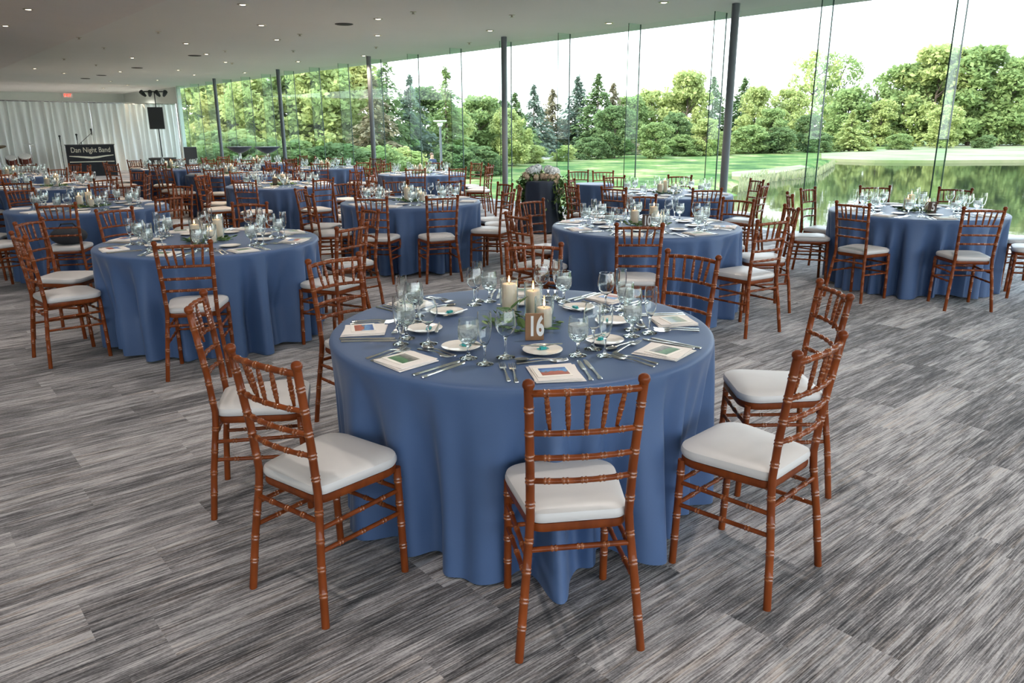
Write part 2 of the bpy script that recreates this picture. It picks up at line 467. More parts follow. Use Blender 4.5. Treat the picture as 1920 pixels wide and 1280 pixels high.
def chair_parts(seg):
    post, leg, sp = {}, {}, []
    for sx in (-1, 1):
        path = [(sx * .197, 0, 0), (sx * .176, .020, .22), (sx * .158, .043, .40), (sx * .154, .047, .46), (sx * .157, .034, .62), (sx * .164, .010, .80), (sx * .168, -.002, .885)]
        m = rod(bamboo(path, .0138, [.115, .205, .30, .395, .515, .595, .675, .755, .83], seg), seg)
        m.lathe([(.0115, .875), (.0125, .885), (.0175, .893), (.0185, .90), (.0165, .908), (.009, .914), (0, .916)], seg, (sx * .168, -.003, 0))
        post[sx] = m
        q = bamboo([(sx * .178, .402, 0), (sx * .176, .388, .425)], .0140, [.11, .20, .285, .375], seg)
        leg[sx] = rod(q, seg)
    top = rod(bamboo([(-.167, 0, .872), (-.10, -.018, .876), (-.03, -.026, .878), (.03, -.026, .878), (.10, -.018, .876), (.167, 0, .872)], .0105, [.05, .11, .169, .228, .288], seg), seg)
    rails = []
    for z, y, x in ((.745, .019, .161), (.665, .029, .158), (.588, .038, .156)):
        rails.append(rod(bamboo([(-x, y, z), (-.09, y - .018, z + .003), (-.03, y - .025, z + .004), (.03, y - .025, z + .004), (.09, y - .018, z + .003), (x, y, z)], .0088, [.05, .105, .161, .217, .272], seg), seg))
    for i in range(5):
        xt = (i - 2) * .0585; xb = (i - 2) * .050
        sp.append(rod(bamboo([(xt, -.026 + 2.0 * xt * xt, .874), (xt * .5 + xb * .5, -.016 + 2.2 * xt * xt, .81), (xb, -.006 + 2.4 * xt * xt, .749)], .0062, [.03, .062, .094], max(6, seg - 2), .0016, lambda t: .8 + .5 * sin(PI * t)), max(6, seg - 2)))
    # seat frame: rounded trapezoid ring
    def outline(off, n=9):
        pts = []
        cs = [(-.150, .050, .045), (.150, .050, .045), (.196, .400, .085), (-.196, .400, .085)]
        for k in range(4):
            x, y, r = cs[k]; px, py, _ = cs[k - 1]; nx, ny, _ = cs[(k + 1) % 4]
            a = (Vector((px, py)) - Vector((x, y))).normalized(); c = (Vector((nx, ny)) - Vector((x, y))).normalized()
            p0 = Vector((x, y)) + a * r; p1 = Vector((x, y)) + c * r
            for i in range(n):
                t = i / (n - 1); q = p0 * (1 - t) ** 2 + Vector((x, y)) * 2 * t * (1 - t) + p1 * t * t
                pts.append(q)
        cen = Vector((0, .23))
        return [cen + (p - cen) * (1 + off) for p in pts]
    def bow(p, k=.026):   # front edge bows outwards
        return Vector((p.x, p.y + k * max(0, (p.y - .3) / .1) * (1 - (p.x / .2) ** 2)))
    def loft(levels, capb, capt, mb):
        n = None; vs = []
        for off, z in levels:
            o = [bow(q) for q in outline(off)]; n = len(o); vs += [(q.x, q.y, z) for q in o]
        fs = []
        for i in range(len(levels) - 1):
            for k in range(n):
                k2 = (k + 1) % n; fs.append((i * n + k, i * n + k2, (i + 1) * n + k2, (i + 1) * n + k))
        if capb: fs.append(tuple(range(n - 1, -1, -1)))
        if capt:
            c = len(vs); vs.append((0, .235, levels[-1][1] + .001)); o = (len(levels) - 1) * n
            for k in range(n): fs.append((o + k, o + (k + 1) % n, c))
        mb.add(vs, fs); return mb
    frame = loft([(-.02, .408), (.0, .412), (.012, .424), (.0, .437), (-.06, .437)], True, True, MB())
    cush = loft([(-.05, .436), (.005, .440), (.03, .450), (.03, .460), (.008, .471), (-.06, .478), (-.2, .484), (-.4, .487), (-.6, .489), (-.8, .490)], True, True, MB())
    st = []
    for sx in (-1, 1):
        for zr, zf in ((.335, .335), (.255, .245)):
            st.append(rod(bamboo([(sx * .165, .034, zr), (sx * .177, .39, zf)], .0082, [.08, .178, .276], seg), seg))
    st.append(rod(bamboo([(-.162, .038, .360), (.162, .038, .360)], .0088, [.08, .162, .244], seg), seg))
    for z in (.34, .25):
        st.append(rod(bamboo([(-.177, .392, z), (.177, .392, z)], .0082, [.09, .177, .264], seg), seg))
    return post, leg, top, rails, sp, frame, cush, st
post, leg, top, rails, sp, frame, cush, st = chair_parts(10)
w = ['chair_wood', 'bead_highlight']
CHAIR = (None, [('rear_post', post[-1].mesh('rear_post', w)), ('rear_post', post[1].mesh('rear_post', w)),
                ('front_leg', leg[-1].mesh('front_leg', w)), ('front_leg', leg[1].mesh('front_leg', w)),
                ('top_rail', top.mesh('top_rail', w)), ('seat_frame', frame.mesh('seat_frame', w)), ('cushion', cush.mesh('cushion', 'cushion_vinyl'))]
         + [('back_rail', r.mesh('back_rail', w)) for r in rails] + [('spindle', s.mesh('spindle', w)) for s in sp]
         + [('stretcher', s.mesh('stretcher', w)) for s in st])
post, leg, top, rails, sp, frame, cush, st = chair_parts(6)
def join(ms):
    m = MB()
    for x in ms:
        m.add(x.v, x.f)
        if x.f: m.mi[-len(x.f):] = x.mi
    return m
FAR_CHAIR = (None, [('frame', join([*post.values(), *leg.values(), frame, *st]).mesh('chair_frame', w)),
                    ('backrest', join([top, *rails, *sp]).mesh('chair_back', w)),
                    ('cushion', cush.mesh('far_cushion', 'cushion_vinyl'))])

# ------------------------------------------------------------------ tablecloths
def tablecloth(R, H, seed, seg=240, amp=.05, flare=.0, hem=.03, fold_k=(17, 25, 37, 8), bulges=(), lo=1.5, grow=(.6, 1.0)):
    """round cloth hanging in folds; bulges: (angle, width, how far the hem swings out)"""
    rnd = random.Random(seed); ph = [rnd.uniform(0, 2 * PI) for _ in range(8)]
    jk = [rnd.uniform(.7, 1.15) for _ in range(8)]
    def fold(th):
        a = .46 * cos(fold_k[0] * th + ph[0] + .9 * sin(2 * th + ph[4])) * jk[0] + .38 * cos(fold_k[1] * th + ph[1] + .9 * sin(3 * th + ph[5])) * jk[1] + .2 * cos(fold_k[2] * th + ph[2]) * jk[2] + .30 * cos(fold_k[3] * th + ph[3])
        a = a * (1.0 + .35 * sin(2 * th + ph[6]))
        return math.tanh(2.0 * a) * .85 + .12 * a
    rows = [(0, H, 0)]
    for r in (.3, .6, .8, .9, .95): rows.append((R * r, H, 0))
    rows += [(R - .018, H - .0006, 0), (R - .008, H - .003, 0), (R - .002, H - .009, 0), (R + .001, H - .018, 0)]
    N = 26
    for i in range(1, N + 1): rows.append((R + .001, None, i / N))
    vs, fs = [(0, 0, H)], []
    def point(r, z, t, th):
        f = fold(th); bl = 0
        for a0, wd, am in bulges:
            dd = (math.degrees(th) - a0 + 180) % 360 - 180; bl += am * math.exp(-(dd / wd) ** 2)
        hz = max(.004, hem + .018 * sin(3 * th + ph[7]) + .012 * sin(7 * th + ph[2]) - .5 * max(bl, 0))
        if t > 0:
            zz = (H - .018) * (1 - t) + hz * t
            a = amp * min(1, t / grow[0]) ** grow[1] * (1 - .15 * t)
            rr = r + a * (f - lo * .45) + flare * t ** 1.3 + .008 * t * sin(3 * th + 2.5 * t + ph[6]) + bl * t ** 1.6
            rr += .008 * sin(9 * t + 4 * th + ph[3]) * t * (1 - t)
        else:
            rr = r; zz = z + (.0008 * sin(4 * th + ph[1]) * (r / R))
        return rr, zz
    for (r, z, t) in rows[1:]:
        for k in range(seg):
            th = 2 * PI * k / seg; rr, zz = point(r, z, t, th)
            vs.append((rr * cos(th), rr * sin(th), zz))
    for k in range(seg): fs.append((0, 1 + k, 1 + (k + 1) % seg))
    for i in range(len(rows) - 2):
        for k in range(seg):
            k2 = (k + 1) % seg; a, c = 1 + i * seg, 1 + (i + 1) * seg
            fs.append((a + k, c + k, c + k2, a + k2))
    n0 = 1 + (len(rows) - 2) * seg; o = len(vs)      # turned hem gives the cloth its thickness
    for k in range(seg):
        x, y, z = vs[n0 + k]; q = math.hypot(x, y); vs.append((x * (q - .006) / q, y * (q - .006) / q, z - .002))
    for k in range(seg):
        k2 = (k + 1) % seg; fs.append((n0 + k, o + k, o + k2, n0 + k2))
    return MB().add(vs, fs)
HT = .760; RT = .832
TABLES = {  # key: (x, y, description, sign number)
 'T16': (.041, 3.242, 'table 16'), 'T15': (-2.38, 5.95, 'table 15'), 'T10': (1.197, 6.763, 'table 10'), 'T5': (4.15, 7.80, 'table 5'),
 'TM': (-1.2, 9.15, 'the round table behind table 10'), 'T8': (2.05, 10.05, 'the round table between table 10 and the window'),
 'TL0': (-4.81, 8.70, 'the round table just behind table 15'), 'TL1': (-7.1, 11.95, 'the second round table behind table 15'),
 'TL2': (-9.55, 14.8, 'the third round table behind table 15'),
 'TM2': (-3.57, 11.98, 'the second round table behind table 10'), 'TF2': (-5.45, 15.05, 'the third round table behind table 10'),
 'TF1': (-7.6, 17.3, 'the fourth round table behind table 10'),
 'TF5': (-1.72, 14.83, 'the window table beyond the flower draped table'),
 'TF4': (-4.12, 17.3, 'the second window table from the flower draped table'),
 'TF3': (-6.3, 19.3, 'the third window table from the flower draped table')}
SHORT = {'TM': 'the round table behind table 10', 'T8': 'the window table behind table 10', 'TL0': 'the first table behind table 15',
         'TL1': 'the second table behind table 15', 'TL2': 'the third table behind table 15', 'TM2': 'the second table behind table 10',
         'TF2': 'the third table behind table 10', 'TF1': 'the fourth table behind table 10', 'TF5': 'the first far window table',
         'TF4': 'the second far window table', 'TF3': 'the third far window table'}
CL = [tablecloth(RT, HT, sd, 340, .105, .0, .012).mesh('round_cloth', 'navy_cloth') for sd in (3, 8, 21)]
front_cloth = tablecloth(RT, HT, 6, 480, .095, .0, .03, grow=(.75, 1.0), bulges=((-82, 7, .12), (-54, 9, .05), (-152, 9, .04), (-106, 9, .03), (-20, 8, .04))).mesh('round_cloth', 'navy_cloth')
for i, (k, v) in enumerate(TABLES.items()):
    m = front_cloth if k == 'T16' else CL[i % 3]
    lab = {'T16': 'navy floor length cloth on the front round table marked 16', 'T15': 'navy floor length cloth on the round table marked 15',
           'T10': 'navy floor length cloth on the round table marked 10', 'T5': 'navy floor length cloth on the round table marked 5'}.get(k, 'navy floor length cloth covering ' + SHORT.get(k, v[2]))
    tag(ob('tablecloth', m, None, (v[0], v[1], 0), 0 if k == 'T16' else random.uniform(0, 6)), lab, 'tablecloth', 'navy cloths on the round tables')

# ------------------------------------------------------------------ chairs around the tables
RING = {
 'T16': [(-82, 1.225, 0), (-131, 1.265, 5), (-41, 1.295, -5), (-174, 1.37, 6), (1, 1.38, -2), (138, 1.38, 0), (86, 1.38, 3), (45, 1.38, -2)],
 'T15': [(-76, 1.20, -1), (178, 1.43, 1), (-142, 1.26, 8), (142, 1.53, 6), (96, 1.44, -7), (-17, 1.26, -12), (35, 1.38, 0)],
 'T10': [(-102, 1.22, 9), (-50, 1.25, -9), (-1, 1.28, 1), (143, 1.25, -10), (-156, 1.25, 12), (83, 1.25, 10), (36, 1.28, 7)],
}
XY = {
 'T5': [(3.22, 7.1), (4.08, 6.6), (3.00, 8.05), (3.46, 8.72), (4.28, 9.0), (5.0, 8.65), (5.2, 7.05), (5.45, 7.75)],
 'TM': [(-1.45, 7.95), (-.72, 7.98), (-2.52, 9.2), (-2.2, 8.48), (-2.2, 10.1), (-1.56, 10.44), (-.83, 10.38), (-.03, 8.63), (-.08, 9.85), (.10, 9.24)],
 'T8': [(1.21, 9.04), (2.25, 8.8), (1.5, 11.15), (2.45, 11.2), (3.25, 10.25), (3.0, 9.4), (.82, 10.4), (.75, 9.5)],
 'TL0': [(-4.42, 7.42), (-3.66, 8.18), (-3.55, 9.0), (-4.2, 9.82), (-5.25, 9.9), (-5.95, 9.3), (-6.05, 8.3), (-5.4, 7.6)],
 'TL1': [(-6.80, 10.6)], 'TM2': [(-4.55, 12.95)],
 'TF5': [(-1.67, 13.5), (-.95, 13.75), (-.4, 14.3), (-.42, 14.95), (-2.55, 13.9), (-2.95, 14.7), (-2.6, 15.75), (-1.6, 16.1), (-.7, 15.7)],
}
POS16 = ['near side', 'right-of-near', 'near-right', 'near-of-right', 'right side', 'far-of-right', 'far-right', 'right-of-far',
         'far side', 'left-of-far', 'far-left', 'far-of-left', 'left side', 'near-of-left', 'near-left', 'left-of-near']
def place_name(ang, used):
    a = ((ang + 90) % 360) / 22.5
    c = sorted(range(16), key=lambda i: min(abs(a - i), 16 - abs(a - i)) + (.55 if i % 2 else 0))
    for i in c:
        if i not in used: used.add(i); return POS16[i]
    return POS16[c[0]]
for k, l in XY.items():
    cx, cy = TABLES[k][:2]; out = []
    for x, y in l:
        out.append((math.degrees(math.atan2(y - cy, x - cx)), max(1.24, math.hypot(x - cx, y - cy)), random.uniform(-6, 6)))
    RING[k] = out
for k, a0 in (('TL1', -77), ('TM2', 132), ('TL2', -70), ('TF2', -80), ('TF1', -75), ('TF4', -85), ('TF3', -80)):
    have = RING.get(k, [])
    for i in range(8):
        a = a0 + 45 * i
        if all(abs((a - h[0] + 180) % 360 - 180) > 25 for h in have): have.append((a + random.uniform(-4, 4), random.uniform(1.26, 1.42), random.uniform(-7, 7)))
    RING[k] = have
NEAR = {'T16', 'T15', 'T10', 'T5', 'TM', 'T8', 'TL0'}
GRP = 'banquet chairs around the round tables'
for k, l in RING.items():
    cx, cy = TABLES[k][:2]; used = set(); tn = SHORT.get(k, TABLES[k][2])
    for ang, dist, tilt in sorted(l, key=lambda q: abs(((q[0] + 90) % 45) - 22.5), reverse=True):
        a = math.radians(ang); x, y = cx + dist * cos(a), cy + dist * sin(a)
        rz = a + PI / 2 + math.radians(tilt)
        place(CHAIR if k in NEAR else FAR_CHAIR, 'dining_chair', (x, y, 0), rz, 'brown spindle chair on the %s of %s' % (place_name(ang, used), tn), 'chair', GRP, CHZ)

# ------------------------------------------------------------------ tableware
def stemware(H, foot, stem_r, bowl0, prof, seg, th=.0013, thin=False):
    """prof: list of (r,z) of the outer bowl from its bottom to the rim"""
    outer = [(0, 0), (foot, 0), (foot + .0006, .0014), (foot * .9, .0032), (foot * .45, .007), (stem_r * 1.7, .012), (stem_r, .022), (stem_r, bowl0 * .75), (stem_r * 1.5, bowl0 * .93)]
    outer += prof
    inner = [(max(r - th, 0), z + (th if i == 0 else 0)) for i, (r, z) in enumerate(prof)]
    inner = inner[::-1]; inner[0] = (prof[-1][0] - th, prof[-1][1]); inner.append((0, prof[0][1] + th * 2))
    m = MB().lathe(outer + inner, seg)
    if thin:
        for i, f in enumerate(m.f): m.mi[i] = 1 if min(m.v[q][2] for q in f) > prof[0][1] - .0005 else 0
    return m
GOB = [(.012, .056), (.026, .063), (.036, .078), (.0395, .095), (.0392, .115), (.0365, .138), (.0345, .155)]
WIN = [(.008, .082), (.020, .090), (.033, .105), (.040, .125), (.0405, .142), (.0375, .163), (.033, .186)]
FLU = [(.007, .072), (.015, .083), (.021, .100), (.0262, .130), (.0272, .160), (.0265, .183), (.0255, .200)]
def water_mesh(seg):
    top = .124
    pr = [(0, .0575)]
    for r, z in GOB:
        if z < top: pr.append((r - .0008, max(z, .0578) if r > .013 else .0580))
    pr += [(.0383, top), (.030, top + .0015), (.016, top + .005), (0, top + .002)]
    return MB().lathe(pr, seg)
def kinds(seg):
    g = stemware(.155, .034, .0055, .056, GOB, seg, thin=True).mesh('goblet', ['table_glass', 'bowl_glass'])
    wt = water_mesh(seg).mesh('ice_water', 'ice_water')
    wn = stemware(.186, .036, .0042, .082, WIN, seg, thin=False).mesh('wine_glass', 'table_glass')
    fl = stemware(.200, .032, .0040, .072, FLU, seg, thin=False).mesh('flute', 'table_glass')
    return (g, [('ice_water', wt)]), (wn, []), (fl, [])
GOB_N, WIN_N, FLU_N = kinds(28)
GOB_F, WIN_F, FLU_F = kinds(14)
plate_m = MB().lathe([(0, .003), (.042, .003), (.044, 0), (.048, .0005), (.052, .004), (.070, .0105), (.0785, .013), (.079, .0145), (.070, .0128), (.054, .0070), (.050, .0058), (0, .0055)], 36).mesh('bread_plate', 'china')
plate_f = MB().lathe([(0, 0), (.048, 0), (.0785, .013), (.070, .0128), (.050, .0055), (0, .0055)], 18).mesh('bread_plate', 'china')
knife_b = MB().strip([(-.085, 0, .003, 0), (-.05, 0, .0048, 0), (-.005, 0, .0036, 0), (.005, 0, .0045, 0), (.03, .001, .0075, 0), (.07, .0012, .0078, 0), (.085, .002, .003, 0)], .0022)
butter_knife = knife_b.mesh('butter_knife', 'steel')
def knife():
    return MB().strip([(-.115, 0, .0045, .001), (-.112, 0, .0085, .001), (-.10, 0, .0095, .001), (-.085, 0, .006, .001), (-.02, 0, .0052, .001), (0, 0, .006, .001), (.006, 0, .0075, .0005),
                       (.02, .001, .0088, 0), (.08, .0012, .0094, 0), (.105, .002, .0085, 0), (.116, .004, .003, 0)], .0032)
def fork():
    m = MB().strip([(-.10, 0, .004, .001), (-.097, 0, .009, .001), (-.085, 0, .008, .002), (-.06, 0, .005, .003), (0, 0, .0035, .008), (.025, 0, .004, .0075), (.035, 0, .010, .005), (.045, 0, .0125, .003), (.055, 0, .0125, .003)], .0022)
    for i in range(4):
        y = (i - 1.5) * .0072
        m.strip([(.054, y, .0022, .003), (.075, y, .002, .0035), (.098, y * .96, .001, .008)], .0018)
    return m
def spoon():
    m = MB().strip([(-.10, 0, .004, .001), (-.097, 0, .009, .001), (-.085, 0, .008, .002), (-.06, 0, .005, .003), (0, 0, .0035, .008), (.03, 0, .0042, .006)], .0022)
    prof = []
    n = 10
    for i in range(n + 1):
        u = i / n; x = .028 + .06 * u; wd = .0195 * math.sqrt(max(0, 1 - (2 * u - 1) ** 2)) * (1 - .18 * u) + .0005
        prof.append((x, wd))
    vs, fs = [], []
    for x, wd in prof:
        dep = .006 * (wd / .02)
        for j in range(5):
            t = (j - 2) / 2; vs.append((x, t * wd, .0095 - dep * (1 - t * t) - .002 * 0))
    for i in range(n):
        for j in range(4): fs.append((i * 5 + j, i * 5 + j + 1, i * 5 + j + 6, i * 5 + j + 5))
    o = len(vs); vs += [(x, y, z - .0012) for x, y, z in vs]; fs += [tuple(q + o for q in f[::-1]) for f in fs]
    return m.add(vs, fs)
knife_m, fork_m, spoon_m = knife().mesh('knife', 'steel'), fork().mesh('fork', 'steel'), spoon().mesh('spoon', 'steel')
def napkin():
    m = MB(); n = 8
    for lay in range(3):
        vs, fs = [], []
        hx, hy = .088 - .004 * lay, .092 - .003 * lay; z0 = .001 + .0035 * lay
        for top in (0, 1):
            for i in range(n + 1):
                for j in range(n + 1):
                    u, v = 2 * i / n - 1, 2 * j / n - 1
                    x = hx * u + .006 * (v if lay == 1 else -v * .5); y = hy * v + .004 * u * (1 if lay == 2 else -1)
                    e = max(abs(u), abs(v)); z = z0 + (.0034 if top else 0) - (.0012 * (e ** 6) if top else 0) + .0012 * sin(3 * u + 2 * v + lay) * (1 if lay else 0) * .4
                    vs.append((x, y, z))
        N = (n + 1) ** 2
        for i in range(n):
            for j in range(n):
                a = i * (n + 1) + j; q = (a, a + n + 1, a + n + 2, a + 1)
                fs.append(q[::-1]); fs.append(tuple(x + N for x in q))
        rim = [i * (n + 1) for i in range(n + 1)] + [n * (n + 1) + j for j in range(1, n + 1)] + [i * (n + 1) + n for i in range(n - 1, -1, -1)] + [j for j in range(n - 1, 0, -1)]
        for a, c in zip(rim, rim[1:] + rim[:1]): fs.append((a, c, c + N, a + N))
        m.add(vs, fs)
    return m
napkin_m = napkin().mesh('napkin', 'napkin_linen')
napkin_f = MB().box((0, 0, .006), (.086, .09, .006)).mesh('napkin', 'napkin_linen', False)
card_m = MB().box((0, 0, .0008), (.062, .052, .0008)).mesh('menu_card', 'card_paper', False)
pic = {}
for p in ('canyon', 'garden', 'lake'):
    pic[p] = MB().box((0.006, .003, .00175), (.050, .040, .00015)).mesh('printed_picture', 'picture_' + p, False)
candy_m = MB().box((0, 0, .006), (.0125, .0085, .0055))
candy_m.strip([(.0125, 0, .003, .005), (.021, 0, .009, .003), (.0235, 0, .0095, .0028)], .0015)
candy_m.strip([(-.0125, 0, .003, .005), (-.021, 0, .009, .003), (-.0235, 0, .0095, .0028)], .0015)
candy_m = candy_m.mesh('wrapped_sweet', 'teal_foil', False)
ZT = HT + .0012
SIT = {k: [a for a, d, t in RING[k]] for k in RING}
def setting(k, ang, pos, level, i):
    """level 3: all cutlery, 2: napkin card plate glasses knives forks, 1: glasses plate napkin"""
    cx, cy = TABLES[k][:2]; tn = SHORT.get(k, TABLES[k][2]); a = math.radians(ang)
    e = Vector((cos(a), sin(a))); t = Vector((-sin(a), cos(a)))
    rnd = random.Random(int(ang * 7 + 1000 * cx + 31 * cy))
    def P(r, tt, z=ZT): return (cx + e.x * r + t.x * tt, cy + e.y * r + t.y * tt, z)
    J = lambda s: rnd.uniform(-s, s)
    base = a + PI / 2          # local +y points to the centre, +x to the sitter's right
    at = 'at the %s place of %s' % (pos, tn)
    nr, nt_, nrot = .685 + J(.012), .03 + J(.02), J(.12)
    place((napkin_m if level > 1 else napkin_f, []), 'napkin', P(nr, nt_), base + nrot, 'white folded napkin ' + at, 'napkin', 'folded napkins on the tables')
    zn = ZT + .0120
    if level > 1:
        p = ('canyon', 'garden', 'garden', 'canyon', 'lake', 'lake', 'garden', 'canyon')[i % 8]
        place((card_m, [('printed_picture', pic[p])]), 'menu_card', P(nr + .008, nt_ - .012, zn), base + nrot + J(.15),
              {'canyon': 'red and blue', 'garden': 'green', 'lake': 'pale'}[p] + ' picture card ' + at, 'card', 'picture cards on the napkins')
    g, wn, fl = (GOB_N, WIN_N, FLU_N) if level == 3 else (GOB_F, WIN_F, FLU_F)
    place(g, 'water_goblet', P(.485 + J(.02), .175 + J(.015)), J(3), 'ice water goblet ' + at, 'glass', 'water goblets on the tables')
    place(wn, 'wine_glass', P(.405 + J(.015), .245 + J(.02)), J(3), 'empty wine glass ' + at, 'glass', 'wine glasses on the tables')
    place(fl, 'champagne_flute', P(.500 + J(.02), .258 + J(.012)), J(3), 'champagne flute ' + at, 'glass', 'champagne flutes on the tables')
    pr, pt = .425 + J(.012), .035 + J(.02)
    place((plate_m if level == 3 else plate_f, []), 'bread_plate', P(pr, pt), 0, 'white bread plate ' + at, 'plate', 'bread plates on the tables')
    if level == 3:
        place((butter_knife, []), 'butter_knife', P(pr - .058, pt + .005, ZT + .0135), base + J(.2), 'butter knife on the bread plate ' + at, 'knife', 'butter knives')
        place((candy_m, []), 'wrapped_sweet', P(pr - .02, pt + .004, ZT + .0062), base + J(.4), 'teal wrapped sweet ' + at, 'sweet', 'wrapped sweets')
    if level >= 2:
        for tt, nm in ((-.135, 'outer'), (-.100, 'inner')):
            place((fork_m, []), 'fork', P(.66 + J(.01), tt + J(.006)), base + PI / 2 + J(.06), '%s fork ' % nm + at, 'fork', 'forks left of the napkins')
        for tt, nm in ((.158, 'inner'), (.190, 'outer')):
            place((knife_m, []), 'knife', P(.655 + J(.01), tt + J(.006)), base + PI / 2 + J(.06), '%s knife ' % nm + at, 'knife', 'knives right of the napkins')
    if level == 3:
        place((spoon_m, []), 'spoon', P(.516 + J(.004), .0 + J(.008)), base + PI + J(.08), 'dessert spoon ' + at, 'spoon', 'dessert spoons')
        place((fork_m, []), 'dessert_fork', P(.545 + J(.004), .012 + J(.008)), base + J(.08), 'dessert fork ' + at, 'fork', 'dessert forks')
LEVEL = {'T16': 3, 'T15': 2, 'T10': 2, 'T5': 2}
for k in RING:
    angs = sorted(SIT[k]); 
    if k == 'T16': angs = [-84, -131, -41, -176, 2, 138, 86, 45]
    else:
        a0 = angs[0]; angs = [a0 + 45 * i for i in range(8)]
    used = set()
    for i, a in enumerate(angs): setting(k, a, place_name(a, used), LEVEL.get(k, 1), i)

# ------------------------------------------------------------------ centrepieces
def vase(h, seg=28):
    r = .042
    return MB().lathe([(0, 0), (r, 0), (r, h), (r - .0025, h), (r - .0025, .008), (0, .008)], seg).mesh('candle_vase', 'vase_glass')
def candle(h, r=.0345, seg=28):
    c = MB().lathe([(0, 0), (r, 0), (r, h - .008), (r - .004, h - .002), (r * .62, h), (r * .3, h - .004), (0, h - .005)], seg).mesh('pillar_candle', 'candle_wax')
    wk = MB().tube([(0, 0, h - .006), (.0006, 0, h + .003), (.002, 0, h + .008)], [.0012, .0012, .001], 6).mesh('wick', 'wick')
    fl = MB().lathe([(0, h + .004), (.0036, h + .009), (.0046, h + .015), (.0034, h + .023), (.0014, h + .032), (0, h + .037)], 10).mesh('flame', 'flame')
    return (c, [('wick', wk, [('flame', fl)])])
CAND = {'tall': (vase(.180), candle(.150)), 'medium': (vase(.160), candle(.115)), 'short': (vase(.138), candle(.085))}
def leaf_sprig(n, rad, seed, lmin=.04, lmax=.075, z=.02, ring=None):
    rnd = random.Random(seed); m = MB()
    for i in range(n):
        th = rnd.uniform(0, 2 * PI); r = rnd.uniform(.25, 1) * rad if ring is None else rnd.uniform(*ring)
        c = Vector((r * cos(th), r * sin(th), rnd.uniform(.004, z)))
        d = Vector((cos(th + rnd.uniform(-1.3, 1.3)), sin(th + rnd.uniform(-1.3, 1.3)), rnd.uniform(-.1, .55))).normalized()
        side = d.cross(Vector((rnd.uniform(-.4, .4), rnd.uniform(-.4, .4), 1))).normalized(); up = side.cross(d)
        L = rnd.uniform(lmin, lmax); wd = L * rnd.uniform(.18, .30)
        pts = [c, c + d * L * .35 + side * wd + up * .003, c + d * L * .7 + side * wd * .75, c + d * L - up * .004, c + d * L * .7 - side * wd * .75, c + d * L * .35 - side * wd + up * .003, c + d * L * .5 - up * .006]
        pts = [(p.x, p.y, max(p.z, .0015)) for p in pts]
        m.add(pts, [(0, 1, 6), (1, 2, 6), (2, 3, 6), (3, 4, 6), (4, 5, 6), (5, 0, 6)], 0 if rnd.random() < .7 else 1)
    return m
def vine(m, r, seed, z=.012):
    rr = random.Random(seed); pts = []
    for i in range(25):
        a = 2 * PI * i / 24; q = r * (1 + .12 * sin(3 * a + seed)); pts.append((q * cos(a), q * sin(a), z + .006 * sin(5 * a)))
    m.tube(pts, [.003] * 25, 5, False, 0)
    for k in range(7):
        a = rr.uniform(0, 6.28); m.tube([(r * cos(a), r * sin(a), z), (.25 * r * cos(a + .8), .25 * r * sin(a + .8), z)], [.0025, .002], 5); m.tube([(r * cos(a), r * sin(a), z), (1.6 * r * cos(a + .3), 1.6 * r * sin(a + .3), z)], [.0025, .002], 5)
    return m
GREENS = [vine(leaf_sprig(80, .20, s), .12, s).mesh('greenery', ['leaf_green', 'leaf_light'], False) for s in (1, 2, 3)]
g16 = leaf_sprig(26, .2, 11, .045, .085, .02, (.085, .16))
g16.add(*[(lambda q: (q.v, q.f))(leaf_sprig(16, .2, 12, .05, .09, .09, (.03, .10)))][0])
GREEN16 = vine(g16, .11, 5).mesh('greenery', ['leaf_green', 'leaf_light'], False)
def text_mesh(txt, size, depth, mat, name, xs=1.0, bold=0.0):
    cu = bpy.data.curves.new('t', 'FONT'); cu.body = txt; cu.size = size; cu.extrude = depth; cu.offset = bold; cu.align_x = 'CENTER'; cu.align_y = 'CENTER'
    o = bpy.data.objects.new('t', cu); COL.objects.link(o)
    me = bpy.data.meshes.new_from_object(o.evaluated_get(bpy.context.evaluated_depsgraph_get()))
    bpy.data.objects.remove(o); bpy.data.curves.remove(cu)
    me.name = name
    for v in me.vertices: v.co = (v.co.x * xs, -v.co.z, v.co.y)    # stand it up, facing -y
    me.materials.clear(); me.materials.append(MATS[mat]); return me
def sign(x, y, rz, txt, mat, label, w2=.038, h=.112):
    b = MB().box((0, 0, h / 2), (w2, .007, h / 2)).mesh('table_sign', mat, False)
    o = tag(ob('table_number_sign', b, None, (x, y, ZT), rz), label, 'sign', 'wooden table number signs')
    if txt:
        c = ob('number', text_mesh(txt, h * 1.02, .0012, 'white_paint', 'number', .58, .0036), o, (0.006, -.0083, h * .5)); c['label'] = 'white number ' + txt
    return o
rnd = random.Random(4)
